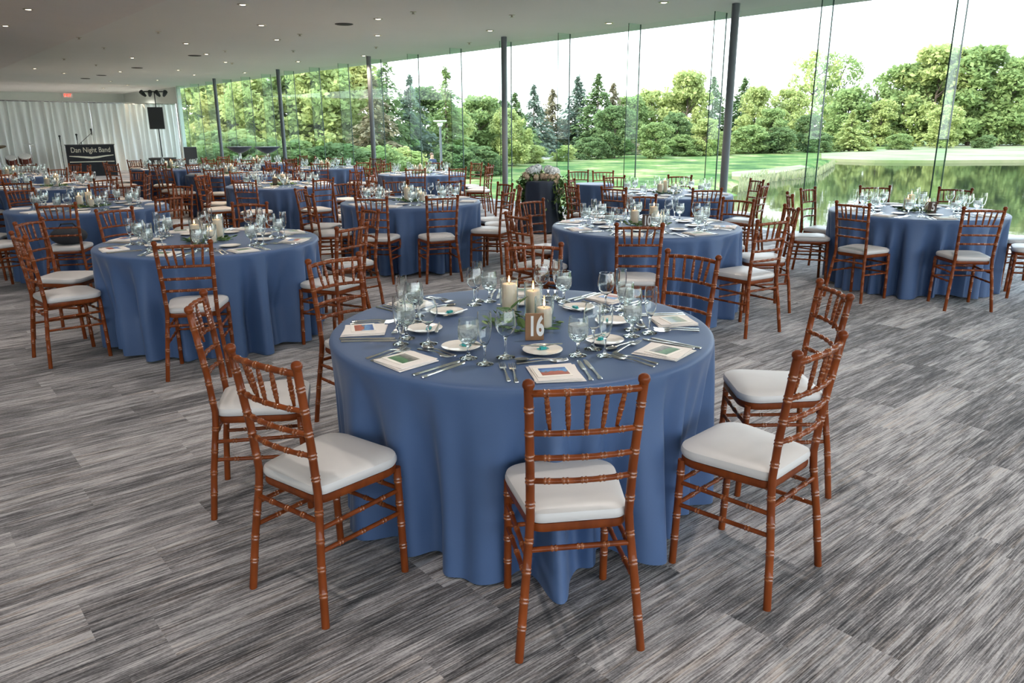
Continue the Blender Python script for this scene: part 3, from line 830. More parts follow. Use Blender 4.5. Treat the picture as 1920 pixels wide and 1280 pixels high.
for k, v in TABLES.items():
    cx, cy = v[:2]; tn = SHORT.get(k, v[2])
    if k == 'T16': sp = {'tall': (-.053, .170), 'medium': (.058, .180), 'short': (.100, -.035)}
    elif k == 'T15': sp = {'tall': (.05, .07), 'medium': (-.12, .03), 'short': (.06, -.11)}
    elif k == 'T10': sp = {'tall': (.08, .06), 'medium': (-.09, .06), 'short': (.09, -.10)}
    elif k == 'TM': sp = {'tall': (-.05, .03), 'medium': (.08, .08), 'short': (.14, -.06)}
    else:
        a = rnd.uniform(-.5, .5); sp = {'tall': (.10 * sin(a), .09), 'medium': (-.10, .0), 'short': (.08, -.08)}
    for s, (dx, dy) in sp.items():
        vm, cm = CAND[s]
        place((vm, []), 'candle_vase', (cx + dx, cy + dy, ZT), 0, '%s clear glass candle cylinder in the middle of %s' % (s, tn), 'vase', 'glass candle cylinders')
        place(cm, 'pillar_candle', (cx + dx, cy + dy, ZT + .0085), rnd.uniform(0, 6), '%s lit ivory pillar candle in the middle of %s' % (s, tn), 'candle', 'ivory pillar candles')
    tag(ob('greenery', GREEN16 if k == 'T16' else GREENS[int(cx * 7) % 3], None, (cx, cy, ZT), rnd.uniform(0, 6) if k != 'T16' else 0), 'green leaf sprigs around the candles of ' + tn, 'greenery', 'leaf sprigs around the candles')
sign(.041 + .052, 3.242 - .228, .10, '16', 'sign_wood', 'brown wooden table sign reading 16')
sign(-2.38 - .03, 5.95 - .19, .05, '15', 'dark_sign_wood', 'dark wooden table sign reading 15')
sign(1.197 - .02, 6.763 - .16, 0, '10', 'dark_sign_wood', 'dark wooden table sign reading 10')
sign(4.15 + .05, 7.80 - .20, -.25, '5', 'dark_sign_wood', 'dark wooden table sign reading 5')
sign(-4.81 + .12, 8.70 - .06, 1.1, '', 'dark_sign_wood', 'dark wooden table sign behind the candles of the first table behind table 15')
sign(-3.57 - .06, 11.98 - .14, .9, '', 'dark_sign_wood', 'dark wooden table sign on the second table behind table 10')

# ------------------------------------------------------------------ flower draped table, small blue table and their chairs
small = tablecloth(.27, .80, 31, 160, .035, .12, .01, (5, 8, 13, 3)).mesh('small_cloth', 'dark_navy_cloth')
tag(ob('tablecloth', small, None, (.47, 12.1, 0)), 'dark navy cloth on the small table draped with a flower garland', 'tablecloth')
small2 = tablecloth(.30, .76, 33, 160, .03, .06, .01, (6, 9, 14, 3)).mesh('small_cloth', 'navy_cloth')
tag(ob('tablecloth', small2, None, (1.28, 11.9, 0)), 'bright blue cloth on the small bare table right of the flower garland', 'tablecloth')
place(FAR_CHAIR, 'dining_chair', (1.13, 12.95, 0), PI + .15, 'brown chair by the window, left of the two behind the small blue table', 'chair', GRP)
place(FAR_CHAIR, 'dining_chair', (1.52, 12.75, 0), PI - .05, 'brown chair by the window, right of the two behind the small blue table', 'chair', GRP)
def bloom(r, n, seed, up=.6):
    rr = random.Random(seed); m = MB()
    for i in range(n):
        v = Vector((rr.gauss(0, 1), rr.gauss(0, 1), rr.gauss(0, 1) + up)).normalized()
        c = v * r; q = v.to_track_quat('Z', 'Y').to_matrix(); s = r * rr.uniform(.22, .34)
        pts = [c - v * s * .4] + [c + q @ Vector((s * cos(a), s * sin(a), s * .25 * (1 if j % 2 else .2))) for j, a in enumerate([2 * PI * z / 8 for z in range(8)])]
        m.add(pts, [(0, 1 + j, 1 + (j + 1) % 8) for j in range(8)])
    m.ball((0, 0, 0), r * .85, 10, 6)
    return m
hyd = bloom(.075, 70, 1).mesh('hydrangea', 'white_petal', False)
rose = bloom(.05, 26, 2).mesh('rose', 'beige_petal', False)
gr = ob('flower_garland', None, None, (.47, 12.1, .80)); tag(gr, 'leafy garland with white hydrangeas and beige roses cascading over a small table', 'garland')
gm = MB(); rr = random.Random(9)
path = [(-.30, -.05, -.30), (-.28, -.03, -.05), (-.20, -.06, .03), (0, .02, .05), (.20, -.06, .03), (.30, -.14, -.06), (.38, -.20, -.25), (.43, -.24, -.48), (.46, -.26, -.72)]
for i in range(1500):
    t = rr.random() * (len(path) - 1.001); j = int(t); c = Vector(path[j]).lerp(Vector(path[j + 1]), t - j)
    c += Vector((rr.gauss(0, .04 + .012 * j), rr.gauss(0, .035 + .006 * j), rr.gauss(0, .035)))
    c.z = max(c.z, -.78)
    d = Vector((rr.gauss(0, 1), rr.gauss(0, 1), rr.gauss(-.2, 1))).normalized(); s = d.cross(Vector((.3, .2, 1))).normalized(); L = rr.uniform(.05, .10)
    gm.add([c, c + d * L * .5 + s * L * .25, c + d * L, c + d * L * .5 - s * L * .25], [(0, 1, 2, 3)], 0 if rr.random() < .62 else 1)
ob('greenery', gm.mesh('garland_leaves', ['leaf_green', 'leaf_light'], False), gr)
for p in ((-.12, -.03, .15), (-.05, .03, .17), (-.17, .03, .12), (.17, -.03, .13), (.22, .02, .12), (.12, .04, .15)): ob('hydrangea', hyd, gr, p, rr.random() * 6)
for p in ((-.22, -.10, .06), (-.08, -.12, .05), (.08, -.11, .06), (.16, -.14, .05), (.22, -.15, -.02), (.24, -.12, .06), (-.26, -.06, .08), (.02, -.1, .07), (.31, -.17, -.16)): ob('rose', rose, gr, p, rr.random() * 6)

# black bag on a chair
bag = MB(); bag.ball((0, 0, .09), .17, 14, 8, (1, .8, .55)); bag.tube([(-.1, 0, .15), (-.05, .0, .21), (.05, 0, .21), (.1, 0, .15)], [.008] * 4, 8)
tag(ob('bag', bag.mesh('bag', 'black_fabric'), None, (-4.47, 7.63, .488), .5), 'black bag lying on a chair seat behind table 15', 'bag')

# ------------------------------------------------------------------ stage end
def curtain(name, p0, p1, z1, label, seed, folds=4.3):
    rr = random.Random(seed); L = (p1 - p0).length; n = int(L * 34); tdir = (p1 - p0) / L; nd = Vector((-tdir.y, tdir.x, 0))
    ph = [rr.uniform(0, 6) for _ in range(6)]
    vs, fs = [], []; rows = 8
    for side in (0, 1):
        for i in range(n + 1):
            x = L * i / n
            for j in range(rows + 1):
                t = j / rows
                a = .075 * sin(x * 2 * PI * folds + ph[0] + 1.4 * sin(x * 1.7 + ph[1]) + .25 * sin(t * 3 + x)) + .03 * sin(x * 2 * PI * 1.37 + ph[2]) + .012 * sin(x * 41 + ph[3])
                a *= (.55 + .6 * (1 - t))
                p = p0 + tdir * (x + .03 * sin(x * 9 + 3 * t)) + nd * (a + side * .004); vs.append((p.x, p.y, .01 + (z1 - .01) * t))
    N = (n + 1) * (rows + 1)
    for i in range(n):
        for j in range(rows):
            a = i * (rows + 1) + j; q = (a, a + rows + 1, a + rows + 2, a + 1)
            fs.append(q); fs.append(tuple(x + N for x in q[::-1]))
    return tag(ob(name, MB().add(vs, fs).mesh(name, 'curtain_sheer')), label, 'curtain', 'white drapes behind the stage')
CP = [W(34.4, 10.55), W(33.35, 7.05), W(32.05, 2.7), W(30.6, -2.2)]
curtain('curtain', CP[0], CP[1] + (CP[0] - CP[1]) * .004, 2.57, 'white pleated drape on the right of the stage, ending at the windows', 1)
curtain('curtain', CP[1], CP[2] + (CP[1] - CP[2]) * .004, 2.57, 'white pleated drape behind the band booth', 2)
curtain('curtain', CP[2], CP[3], 2.57, 'white pleated drape at the left edge behind the drums', 3)
pole = MB()
for i in range(3):
    a, c = CP[i], CP[i + 1]; up = Vector((0, 0, 2.59)); pole.tube([a + up, c + up], [.02, .02], 8)
for p in CP:
    q = p + (Vector((0, 0, 0)) - p).normalized() * -.12; pole.tube([q, q + Vector((0, 0, 2.62))], [.02, .02], 8)
tag(ob('curtain_pole', pole.mesh('curtain_pole', 'chrome')), 'thin metal pole carrying the white drapes', 'pole')

FC = lambda p: math.atan2(p.y, p.x) - PI / 2      # turn -y towards the camera
def stage(x, y, z, D):
    """point seen at pixel x,y of the photo at world height z is given directly"""
    return Vector((x, y, z))
# band booth with cloth facade
bp = Vector((-15.02, 27.8, 0)); br = FC(bp) + .06
bt = ob('band_booth', None, None, bp, br); tag(bt, 'black cloth covered band booth with pale lettering across the front', 'booth')
b = MB().box((0, 0, .53), (.75, .30, .53)); ob('facade', b.mesh('booth_facade', 'black_fabric', False), bt)
b = MB().box((0, 0, 1.075), (.77, .32, .015)); ob('top', b.mesh('booth_top', 'black_plastic', False), bt)
t = ob('lettering', text_mesh('Dan Night Band', .25, .002, 'flower_cream', 'lettering', .77), bt, (0, -.304, .90)); t['label'] = 'pale script lettering'
sw = MB()
pts = [(-.69, .70, .012), (-.42, .68, .022), (-.2, .655, .030), (0, .635, .036), (.2, .655, .030), (.42, .69, .022), (.70, .72, .012)]
vs = []; fs = []
for x, z, h in pts: vs += [(x, -.303, z - h), (x, -.303, z + h), (x, -.300, z + h), (x, -.300, z - h)]
for i in range(len(pts) - 1):
    for q in range(4): fs.append((4 * i + q, 4 * i + (q + 1) % 4, 4 * i + 4 + (q + 1) % 4, 4 * i + 4 + q))
sw.add(vs, fs); sw.box((0, -.302, .50), (.70, .0015, .014))
ob('swoosh', sw.mesh('swoosh', 'flower_cream', False), bt)
# microphones on stands
def mic_stand(p, h, label, boom=None):
    o = ob('microphone_stand', None, None, p, 0); tag(o, label, 'microphone stand', 'microphone stands by the band booth')
    ob('base', MB().lathe([(0, 0), (.13, 0), (.13, .02), (.02, .03), (0, .03)], 16).mesh('mic_base', 'black_plastic'), o)
    e = Vector((0, 0, h)); m = MB().tube([(0, 0, .02), e], [.012, .012], 8)
    if boom: b2 = e + Vector(boom); m.tube([e - Vector(boom) * .25, b2], [.009, .009], 8); e = b2
    ob('pole', m.mesh('mic_pole', 'black_plastic'), o)
    ob('microphone', MB().tube([e + Vector((0, 0, -.08)), e + Vector((0, 0, .09))], [.015, .024], 8).ball(e + Vector((0, 0, .12)), .04, 8, 6).mesh('microphone', 'black_grille'), o)
mic_stand(Vector((-16.38, 28.4, 0)), 1.25, 'leftmost straight microphone stand by the white drape')
mic_stand(Vector((-15.76, 28.4, 0)), 1.30, 'straight microphone stand just behind the band booth')
mic_stand(Vector((-15.65, 28.45, 0)), 1.15, 'boom microphone stand reaching right above the band booth', (.38, .08, .33))
# speaker tower
sp_ = Vector((-13.51, 30.0, 0)); sr = FC(sp_) - .18
o = ob('speaker_stand', None, None, sp_, sr); tag(o, 'black pole carrying a loudspeaker and a bar of stage lights', 'stand')
ob('pole', MB().tube([(0, .25, .55), (0, .25, 2.95)], [.022, .018], 8).mesh('stand_pole', 'black_plastic'), o)
o2 = ob('loudspeaker', None, None, sp_ + Vector((0, 0, 1.60)), sr); tag(o2, 'black loudspeaker mounted on the pole in front of the drape', 'speaker')
m = MB().add([(-.27, 0, 0), (.27, 0, 0), (.20, .36, 0), (-.20, .36, 0), (-.27, 0, .80), (.27, 0, .80), (.20, .36, .80), (-.20, .36, .80)],
             [(3, 2, 1, 0), (4, 5, 6, 7), (0, 1, 5, 4), (1, 2, 6, 5), (2, 3, 7, 6), (3, 0, 4, 7)])
ob('cabinet', m.mesh('speaker_cabinet', 'black_plastic', False), o2)
ob('grille', MB().box((0, -.008, .40), (.25, .007, .38)).mesh('speaker_grille', 'black_grille', False), o2)
o3 = ob('stage_light_bar', None, None, sp_ + Vector((0, 0, 2.95)), sr); tag(o3, 'black bar with four stage lights on top of the pole', 'stage light')
ob('bar', MB().box((0, .25, .02), (.42, .02, .02)).mesh('light_bar', 'black_plastic', False), o3)
lm = MB().tube([(0, .12, -.10), (0, -.02, -.07), (0, -.14, -.04)], [.045, .075, .08], 12).mesh('lamp_can', 'black_plastic')
for i, x in enumerate((-.36, -.15, .15, .36)):
    c = ob('lamp', lm, o3, (x, .2, .0)); c.rotation_euler = (-.35, 0, (-.5, .3, -.3, .5)[i])
b = MB().box((0, .25, .265), (.44, .34, .265)); sub = ob('subwoofer', None, None, sp_, sr); tag(sub, 'wide black bass speaker on the floor under the pole', 'speaker')
ob('cabinet', b.mesh('sub_cabinet', 'black_plastic', False), sub); ob('grille', MB().box((0, -.10, .27), (.40, .008, .22)).mesh('sub_grille', 'black_grille', False), sub)
b = MB().add([(-.3, 0, 0), (.3, 0, 0), (.3, .42, 0), (-.3, .42, 0), (-.3, .02, .20), (.3, .02, .20), (.3, .38, .42), (-.3, .38, .42)],
             [(3, 2, 1, 0), (4, 5, 6, 7), (0, 1, 5, 4), (1, 2, 6, 5), (2, 3, 7, 6), (3, 0, 4, 7)])
tag(ob('monitor_wedge', b.mesh('wedge', 'black_plastic', False), None, (-13.85, 28.7, 0), sr), 'small black floor monitor left of the bass speaker', 'speaker')
bs = W(31.5, 10.0); o = ob('loudspeaker', None, None, bs, FC(bs)); tag(o, 'black loudspeaker standing on the floor by the windows at the far end', 'speaker')
ob('cabinet', MB().box((0, 0, .46), (.235, .2, .46)).mesh('speaker_cabinet', 'black_plastic', False), o); ob('grille', MB().box((0, -.205, .46), (.21, .006, .42)).mesh('speaker_grille', 'black_grille', False), o)
# drums at the left edge
def drum(p, r, h, tiltx, label):
    o = ob('drum', None, None, p, FC(p)); tag(o, label, 'drum', 'drums of the drum kit')
    M = Matrix.Translation((0, 0, .55)) @ Matrix.Rotation(tiltx, 4, 'X')
    ob('shell', MB().lathe([(0, 0), (r, 0), (r, h), (0, h)], 20, M=M).mesh('drum_shell', 'drum_shell'), o)
    hd = MB().lathe([(0, h + .004), (r * .98, h + .004), (r * 1.02, h + .004), (r * 1.02, h - .03), (r, h - .03)], 20, M=M); ob('head', hd.mesh('drum_head', 'white_paint'), o)
    hw = MB()
    for k in range(6):
        a = k * PI / 3; hw.tube([M @ Vector((r * 1.03 * cos(a), r * 1.03 * sin(a), 0)), M @ Vector((r * 1.03 * cos(a), r * 1.03 * sin(a), h))], [.012, .012], 6)
    hw.tube([(0, 0, 0), (0, 0, .58)], [.015, .015], 6)
    ob('hardware', hw.mesh('drum_hardware', 'chrome'), o)
drum(Vector((-16.28, 25.3, 0)), .15, .22, .5, 'left tom drum with chrome rim at the left edge of the stage')
drum(Vector((-16.02, 25.6, 0)), .17, .26, .5, 'right tom drum with chrome rim by the white drape')
def cym(p, h, r, mat, tl, label):
    o = ob('cymbal_stand', None, None, p, 0); tag(o, label, 'cymbal', 'cymbals of the drum kit')
    m = MB().tube([(0, 0, .35), (0, 0, h)], [.012, .012], 6)
    for k in range(3): m.tube([(0, 0, .38), (.28 * cos(k * 2.1), .28 * sin(k * 2.1), .01)], [.01, .01], 6)
    ob('stand', m.mesh('cymbal_stand', 'chrome'), o)
    M = Matrix.Translation((0, 0, h)) @ Matrix.Rotation(tl, 4, 'X')
    ob('cymbal', MB().lathe([(0, .03), (.04, .025), (.06, .008), (r, -.01), (r, -.013), (.05, .003), (0, .02)], 24, M=M).mesh('cymbal', mat), o)
cym(Vector((-16.34, 24.8, 0)), 1.08, .25, 'brass', .25, 'brown cymbal on a stand at the left edge of the picture')
cym(Vector((-16.22, 26.3, 0)), 1.12, .18, 'chrome', 0, 'thin hi-hat cymbal on a stand in front of the drape')
# tall cocktail tables
bowl = MB().lathe([(0, .872), (.05, .875), (.16, .915), (.28, .985), (.372, 1.062), (.372, 1.07), (0, 1.07)], 32).mesh('cocktail_cover', 'dark_navy_cloth')
stem = MB().lathe([(0, 0), (.26, 0), (.26, .02), (.05, .05), (.032, .09), (.032, .88), (0, .88)], 20).mesh('cocktail_stem', 'white_paint')
ct = (None, [('cover', bowl), ('stem', stem)])
place(ct, 'cocktail_table', (-8.36, 24.0, 0), 0, 'left tall cocktail table with a navy tied cover by the windows', 'cocktail table', 'tall cocktail tables')
place(ct, 'cocktail_table', (-7.38, 23.6, 0), 0, 'right tall cocktail table with a navy tied cover by the windows', 'cocktail table', 'tall cocktail tables')
# exit sign
ep = W(42.85, 8.2, 3.17); ex = ob('exit_sign', MB().box((0, 0, 0), (.22, .03, .11)).mesh('exit_sign', 'white_paint', False), None, ep, FC(ep)); tag(ex, 'red lit EXIT sign on the far wall above the drapes', 'sign')
ob('lettering', text_mesh('EXIT', .20, .004, 'exit_red', 'exit_letters', .8), ex, (0, -.032, 0))

# ------------------------------------------------------------------ ceiling fittings
def unproj(px, py, z):
    fw = Vector((0, cos(PT), -sin(PT))); up0 = Vector((0, sin(PT), cos(PT))); rt0 = Vector((1, 0, 0))
    rt = rt0 * cos(RL) + up0 * sin(RL); up = -rt0 * sin(RL) + up0 * cos(RL)
    d = rt * (px - 960) + up * (640 - py) + fw * F; t = (z - HC) / d.z
    return Vector((0, 0, HC)) + d * t
def on_ceiling(px, py):
    p = unproj(px, py, Z_CEIL); d = p.x * NX + p.y * NY
    for _ in range(12):
        if d >= D_FOLD: break
        p = unproj(px, py, Z_CEIL + K * (D_FOLD - d)); d = p.x * NX + p.y * NY
    return p
lens = MB().lathe([(0, -.012), (.035, -.010), (.045, -.004)], 20).mesh('lamp_lens', 'lamp_lens')
trimr = MB().lathe([(.044, -.002), (.046, -.010), (.062, -.013), (.078, -.006), (.080, 0)], 20).mesh('lamp_trim', 'lamp_trim')
LIT = [(53, 17), (10, 48), (65, 128), (207, 152), (194, 165), (239, 159), (248, 108), (225, 134), (295, 150), (349, 81), (387, 101), (423, 116), (459, 136),
       (519, 74), (490, 47), (559, 115), (455, 8), (364, 140), (709, 35), (708, 66), (682, 104), (919, 57), (1245, 4), (1142, 43), (334, 131), (120, 137)]
def bulb(p, e, name='downlight_or_fill', par=None, col=(1, .78, .58), size=1.45):
    l = bpy.data.lights.new(name, 'SPOT'); l.energy = e; l.color = col; l.spot_size = size; l.spot_blend = .8; l.shadow_soft_size = .05
    o = bpy.data.objects.new(name, l); COL.objects.link(o)
    if par: o.parent = par; o.location = (0, 0, -.03)
    else: o.location = p
    return o
LAMP_W = 185
for x, y in LIT:
    p = on_ceiling(x, y)
    o = ob('downlight', None, None, p); tag(o, 'small round lit downlight recessed in the ceiling', 'ceiling light', 'lit downlights recessed in the ceiling')
    ob('lens', lens, o); ob('trim_ring', trimr, o); bulb(p, LAMP_W, par=o)
for s in (-5, -1.5, 2, 5.5, 9):                      # unseen spots added above and behind the camera to light the front
    for d in (-7, -3.5, 0, 3.0, 6.2):
        z = Z_CEIL if d >= D_FOLD else Z_CEIL + K * (D_FOLD - d)
        bulb(W(s, d, z - .05), LAMP_W * .34, col=(1, .90, .82), size=2.2)
for d in (1.5, 4.5, 7.5, 9.6): bulb(W(38.5, d, Z_CEIL - .06), 260, col=(1, .93, .84), size=2.7)      # unseen spots added behind the drapes to brighten the end wall
spk = MB().lathe([(0, -.012), (.13, -.012), (.15, -.006), (.155, 0)], 24).mesh('ceiling_speaker', 'dark_hole')
for x, y in [(645, 45), (365, 104), (257, 127), (190, 141), (160, 147)]:
    tag(ob('ceiling_speaker', spk, None, on_ceiling(x, y)), 'dark round speaker grille flush in the ceiling', 'ceiling speaker', 'dark speaker grilles in the ceiling')
spr = MB().lathe([(.05, 0), (.048, -.005), (.02, -.008), (.012, -.03), (.028, -.032), (.028, -.036), (0, -.038)], 14).mesh('sprinkler', 'lamp_trim')
for x, y in [(297, 59), (148, 70), (195, 89), (120, 110), (562, 64), (422, 95), (550, 95), (705, 88), (775, 22), (960, 28), (880, 80), (180, 121), (435, 118)]:
    tag(ob('ceiling_sprinkler', spr, None, on_ceiling(x, y)), 'small metal sprinkler head in the ceiling', 'sprinkler', 'sprinkler heads in the ceiling')

# ------------------------------------------------------------------ outside
ZG, ZW = -1.3, -1.45
def img(px, py, z): p = unproj(px, py, z); return (p.x, p.y)
POND = [img(1330, 520, ZW), img(1375, 420, ZW), img(1392, 350, ZW), img(1440, 330, ZW), img(1530, 320, ZW), img(1560, 305, ZW), img(1700, 301, ZW), img(1960, 301, ZW), img(2300, 310, ZW), img(2500, 460, ZW), img(2100, 760, ZW), img(1700, 700, ZW)]
def inside(x, y, poly):
    c = False; j = len(poly) - 1
    for i in range(len(poly)):
        xi, yi = poly[i]; xj, yj = poly[j]
        if (yi > y) != (yj > y) and x < (xj - xi) * (y - yi) / (yj - yi) + xi: c = not c
        j = i
    return c
gx0, gx1, gy0, gy1, st_ = -120, 170, -40, 260, 2.5
nx, ny = int((gx1 - gx0) / st_), int((gy1 - gy0) / st_)
vs, fs = [], []
for j in range(ny + 1):
    for i in range(nx + 1):
        x, y = gx0 + i * st_, gy0 + j * st_
        z = ZG + .06 * noise.noise((x * .12, y * .12, 0))
        if inside(x, y, POND): z = ZG - .9
        d = x * NX + y * NY
        if d < D_GLASS + 2: z = ZG - .05
        vs.append((x, y, z))
for j in range(ny):
    for i in range(nx):
        a = j * (nx + 1) + i; fs.append((a, a + 1, a + nx + 2, a + nx + 1))
o = ob('lawn', MB().add(vs, fs).mesh('lawn', 'lawn')); o['kind'] = 'structure'
cxp = sum(p[0] for p in POND) / len(POND); cyp = sum(p[1] for p in POND) / len(POND)
pw = [(cxp + (x - cxp) * 1.05, cyp + (y - cyp) * 1.05) for x, y in POND]
o = ob('pond', MB().add([(x, y, ZW) for x, y in pw] + [(x, y, ZW - .3) for x, y in pw], [tuple(range(len(pw) - 1, -1, -1))[::-1], tuple(range(len(pw), 2 * len(pw)))]).mesh('pond', 'pond_water', False)); o['kind'] = 'structure'
def patch(name, pts, mat, z=ZG + .08, structure=True):
    P = [img(x, y, z) for x, y in pts]; n = len(P)
    m = MB().add([(x, y, z) for x, y in P] + [(x, y, z - .25) for x, y in P], [tuple(range(n)), tuple(range(2 * n - 1, n - 1, -1))] + [(i, n + i, n + (i + 1) % n, (i + 1) % n) for i in range(n)])
    o = ob(name, m.mesh(name, mat, False)); o['kind'] = 'structure'; return o
patch('path', [(860, 306), (1000, 297.5), (1120, 293), (1120, 290.5), (1000, 294), (860, 301)], 'path_gravel')
patch('meadow', [(1540, 297), (1640, 300), (1760, 300.5), (1980, 299), (1980, 270), (1800, 270), (1640, 281), (1540, 287)], 'dry_meadow')
patch('bank', [(1372, 330), (1400, 332), (1470, 322), (1520, 313), (1500, 309), (1440, 316), (1372, 322)], 'dry_meadow')

# foliage from leaf cards
def leaf_cloud(m, c, r, n, rr, size, sc=(1, 1, 1)):
    for _ in range(n):
        v = Vector((rr.gauss(0, 1), rr.gauss(0, 1), rr.gauss(0, 1))).normalized() * (r * rr.uniform(.55, 1.05))
        p = Vector((c[0] + v.x * sc[0], c[1] + v.y * sc[1], c[2] + v.z * sc[2]))
        a = Vector((rr.gauss(0, 1), rr.gauss(0, 1), rr.gauss(0, .6))).normalized(); b = a.cross(Vector((rr.gauss(0, 1), rr.gauss(0, 1), rr.gauss(0, 1)))).normalized()
        s = size * rr.uniform(.6, 1.3)
        m.add([p - a * s, p + b * s * .55, p + a * s, p - b * s * .55], [(0, 1, 2, 3)])
def deciduous(seed, n_blob=80, per=120, open_=.0, size=.028):
    """unit tree: height 1, crown radius about .36"""
    rr = random.Random(seed); m = MB()
    for i in range(n_blob):
        u = rr.random(); z = .07 + .88 * u
        rad = .36 * math.sqrt(max(.05, 1 - ((z - .48) / .54) ** 2)) * rr.uniform(.3, 1.0)
        th = rr.uniform(0, 2 * PI)
        leaf_cloud(m, (rad * cos(th), rad * sin(th), z), rr.uniform(.07, .13) * (1 - open_ * .4), int(per * (1 - open_)), rr, size, (1, 1, .75))
    t = MB().tube([(0, 0, 0), (.006, 0, .25), (-.004, .004, .6), (0, 0, .85)], [.022, .016, .009, .003], 7)
    for i in range(9):
        z = rr.uniform(.25, .7); th = rr.uniform(0, 6.28); t.tube([(0, 0, z), (.13 * cos(th), .13 * sin(th), z + .1), (.24 * cos(th), .24 * sin(th), z + .15)], [.008, .005, .002], 5)
    return m, t
def conifer(seed, layers=30, per=230, slim=.42, loose=0.0, size=.030):
    rr = random.Random(seed); m = MB()
    for i in range(layers):
        u = i / (layers - 1); z = .06 + .92 * u; R = slim * (1 - u) ** .85 + .008
        nb = max(4, int(11 * (1 - u) + 3))
        for b in range(nb):
            if rr.random() < loose: continue
            th = rr.uniform(0, 2 * PI); Rb = R * rr.uniform(.6, 1.1)
            for k in range(int(per / 10)):
                t = rr.random() ** .7; r = Rb * t
                p = Vector((r * cos(th) + rr.gauss(0, .012), r * sin(th) + rr.gauss(0, .012), z - .05 * t * t + .012 * rr.gauss(0, 1)))
                a = Vector((cos(th + rr.gauss(0, .5)), sin(th + rr.gauss(0, .5)), rr.gauss(-.25, .3))).normalized(); s_ = size * rr.uniform(.6, 1.3) * (1.2 - .5 * u)
                bb = a.cross(Vector((rr.gauss(0, .5), rr.gauss(0, .5), 1))).normalized()
                m.add([p - a * s_, p + bb * s_ * .45, p + a * s_, p - bb * s_ * .45], [(0, 1, 2, 3)])
    t = MB().tube([(0, 0, 0), (0, 0, .5), (0, 0, .97)], [.018, .011, .002], 7)
    return m, t
FOL = {}
def fol(kind, mat):
    key = (kind, mat)
    if key not in FOL:
        if kind not in FOL:
            FOL[kind] = {'d1': lambda: deciduous(1), 'd2': lambda: deciduous(2, 88), 'd3': lambda: deciduous(3, 70, 120), 'open': lambda: deciduous(4, 64, 90, .4, .022),
                         'c1': lambda: conifer(1), 'c2': lambda: conifer(2, 30, 240, .46, .10), 'pine': lambda: conifer(3, 24, 220, .42, .25, .030)}[kind]()
        f_, t_ = FOL[kind]
        FOL[key] = (f_.mesh('foliage', mat, False), FOL.get(kind + 't') or t_.mesh('trunk', 'bark')); FOL[kind + 't'] = FOL[key][1]
    return FOL[key]
def tree(px, ytop, D, kind, mat, wid, label, cat='tree'):
    """wid: crown width relative to the unit tree"""
    hz = 236 + (960 - px) * .0055
    lat = (px - 960) / F * (D * .961 + .3)
    h = HC + (hz - ytop) * D / F / .96 - ZG
    f_, t_ = fol(kind, mat)
    o = ob('conifer' if kind[0] in 'cp' else 'tree', None, None, (lat, D, ZG), random.uniform(0, 6)); o.scale = (h * wid, h * wid, h)
    tag(o, label, cat, 'trees outside beyond the glass')
    ob('foliage', f_, o); ob('trunk', t_, o); return o
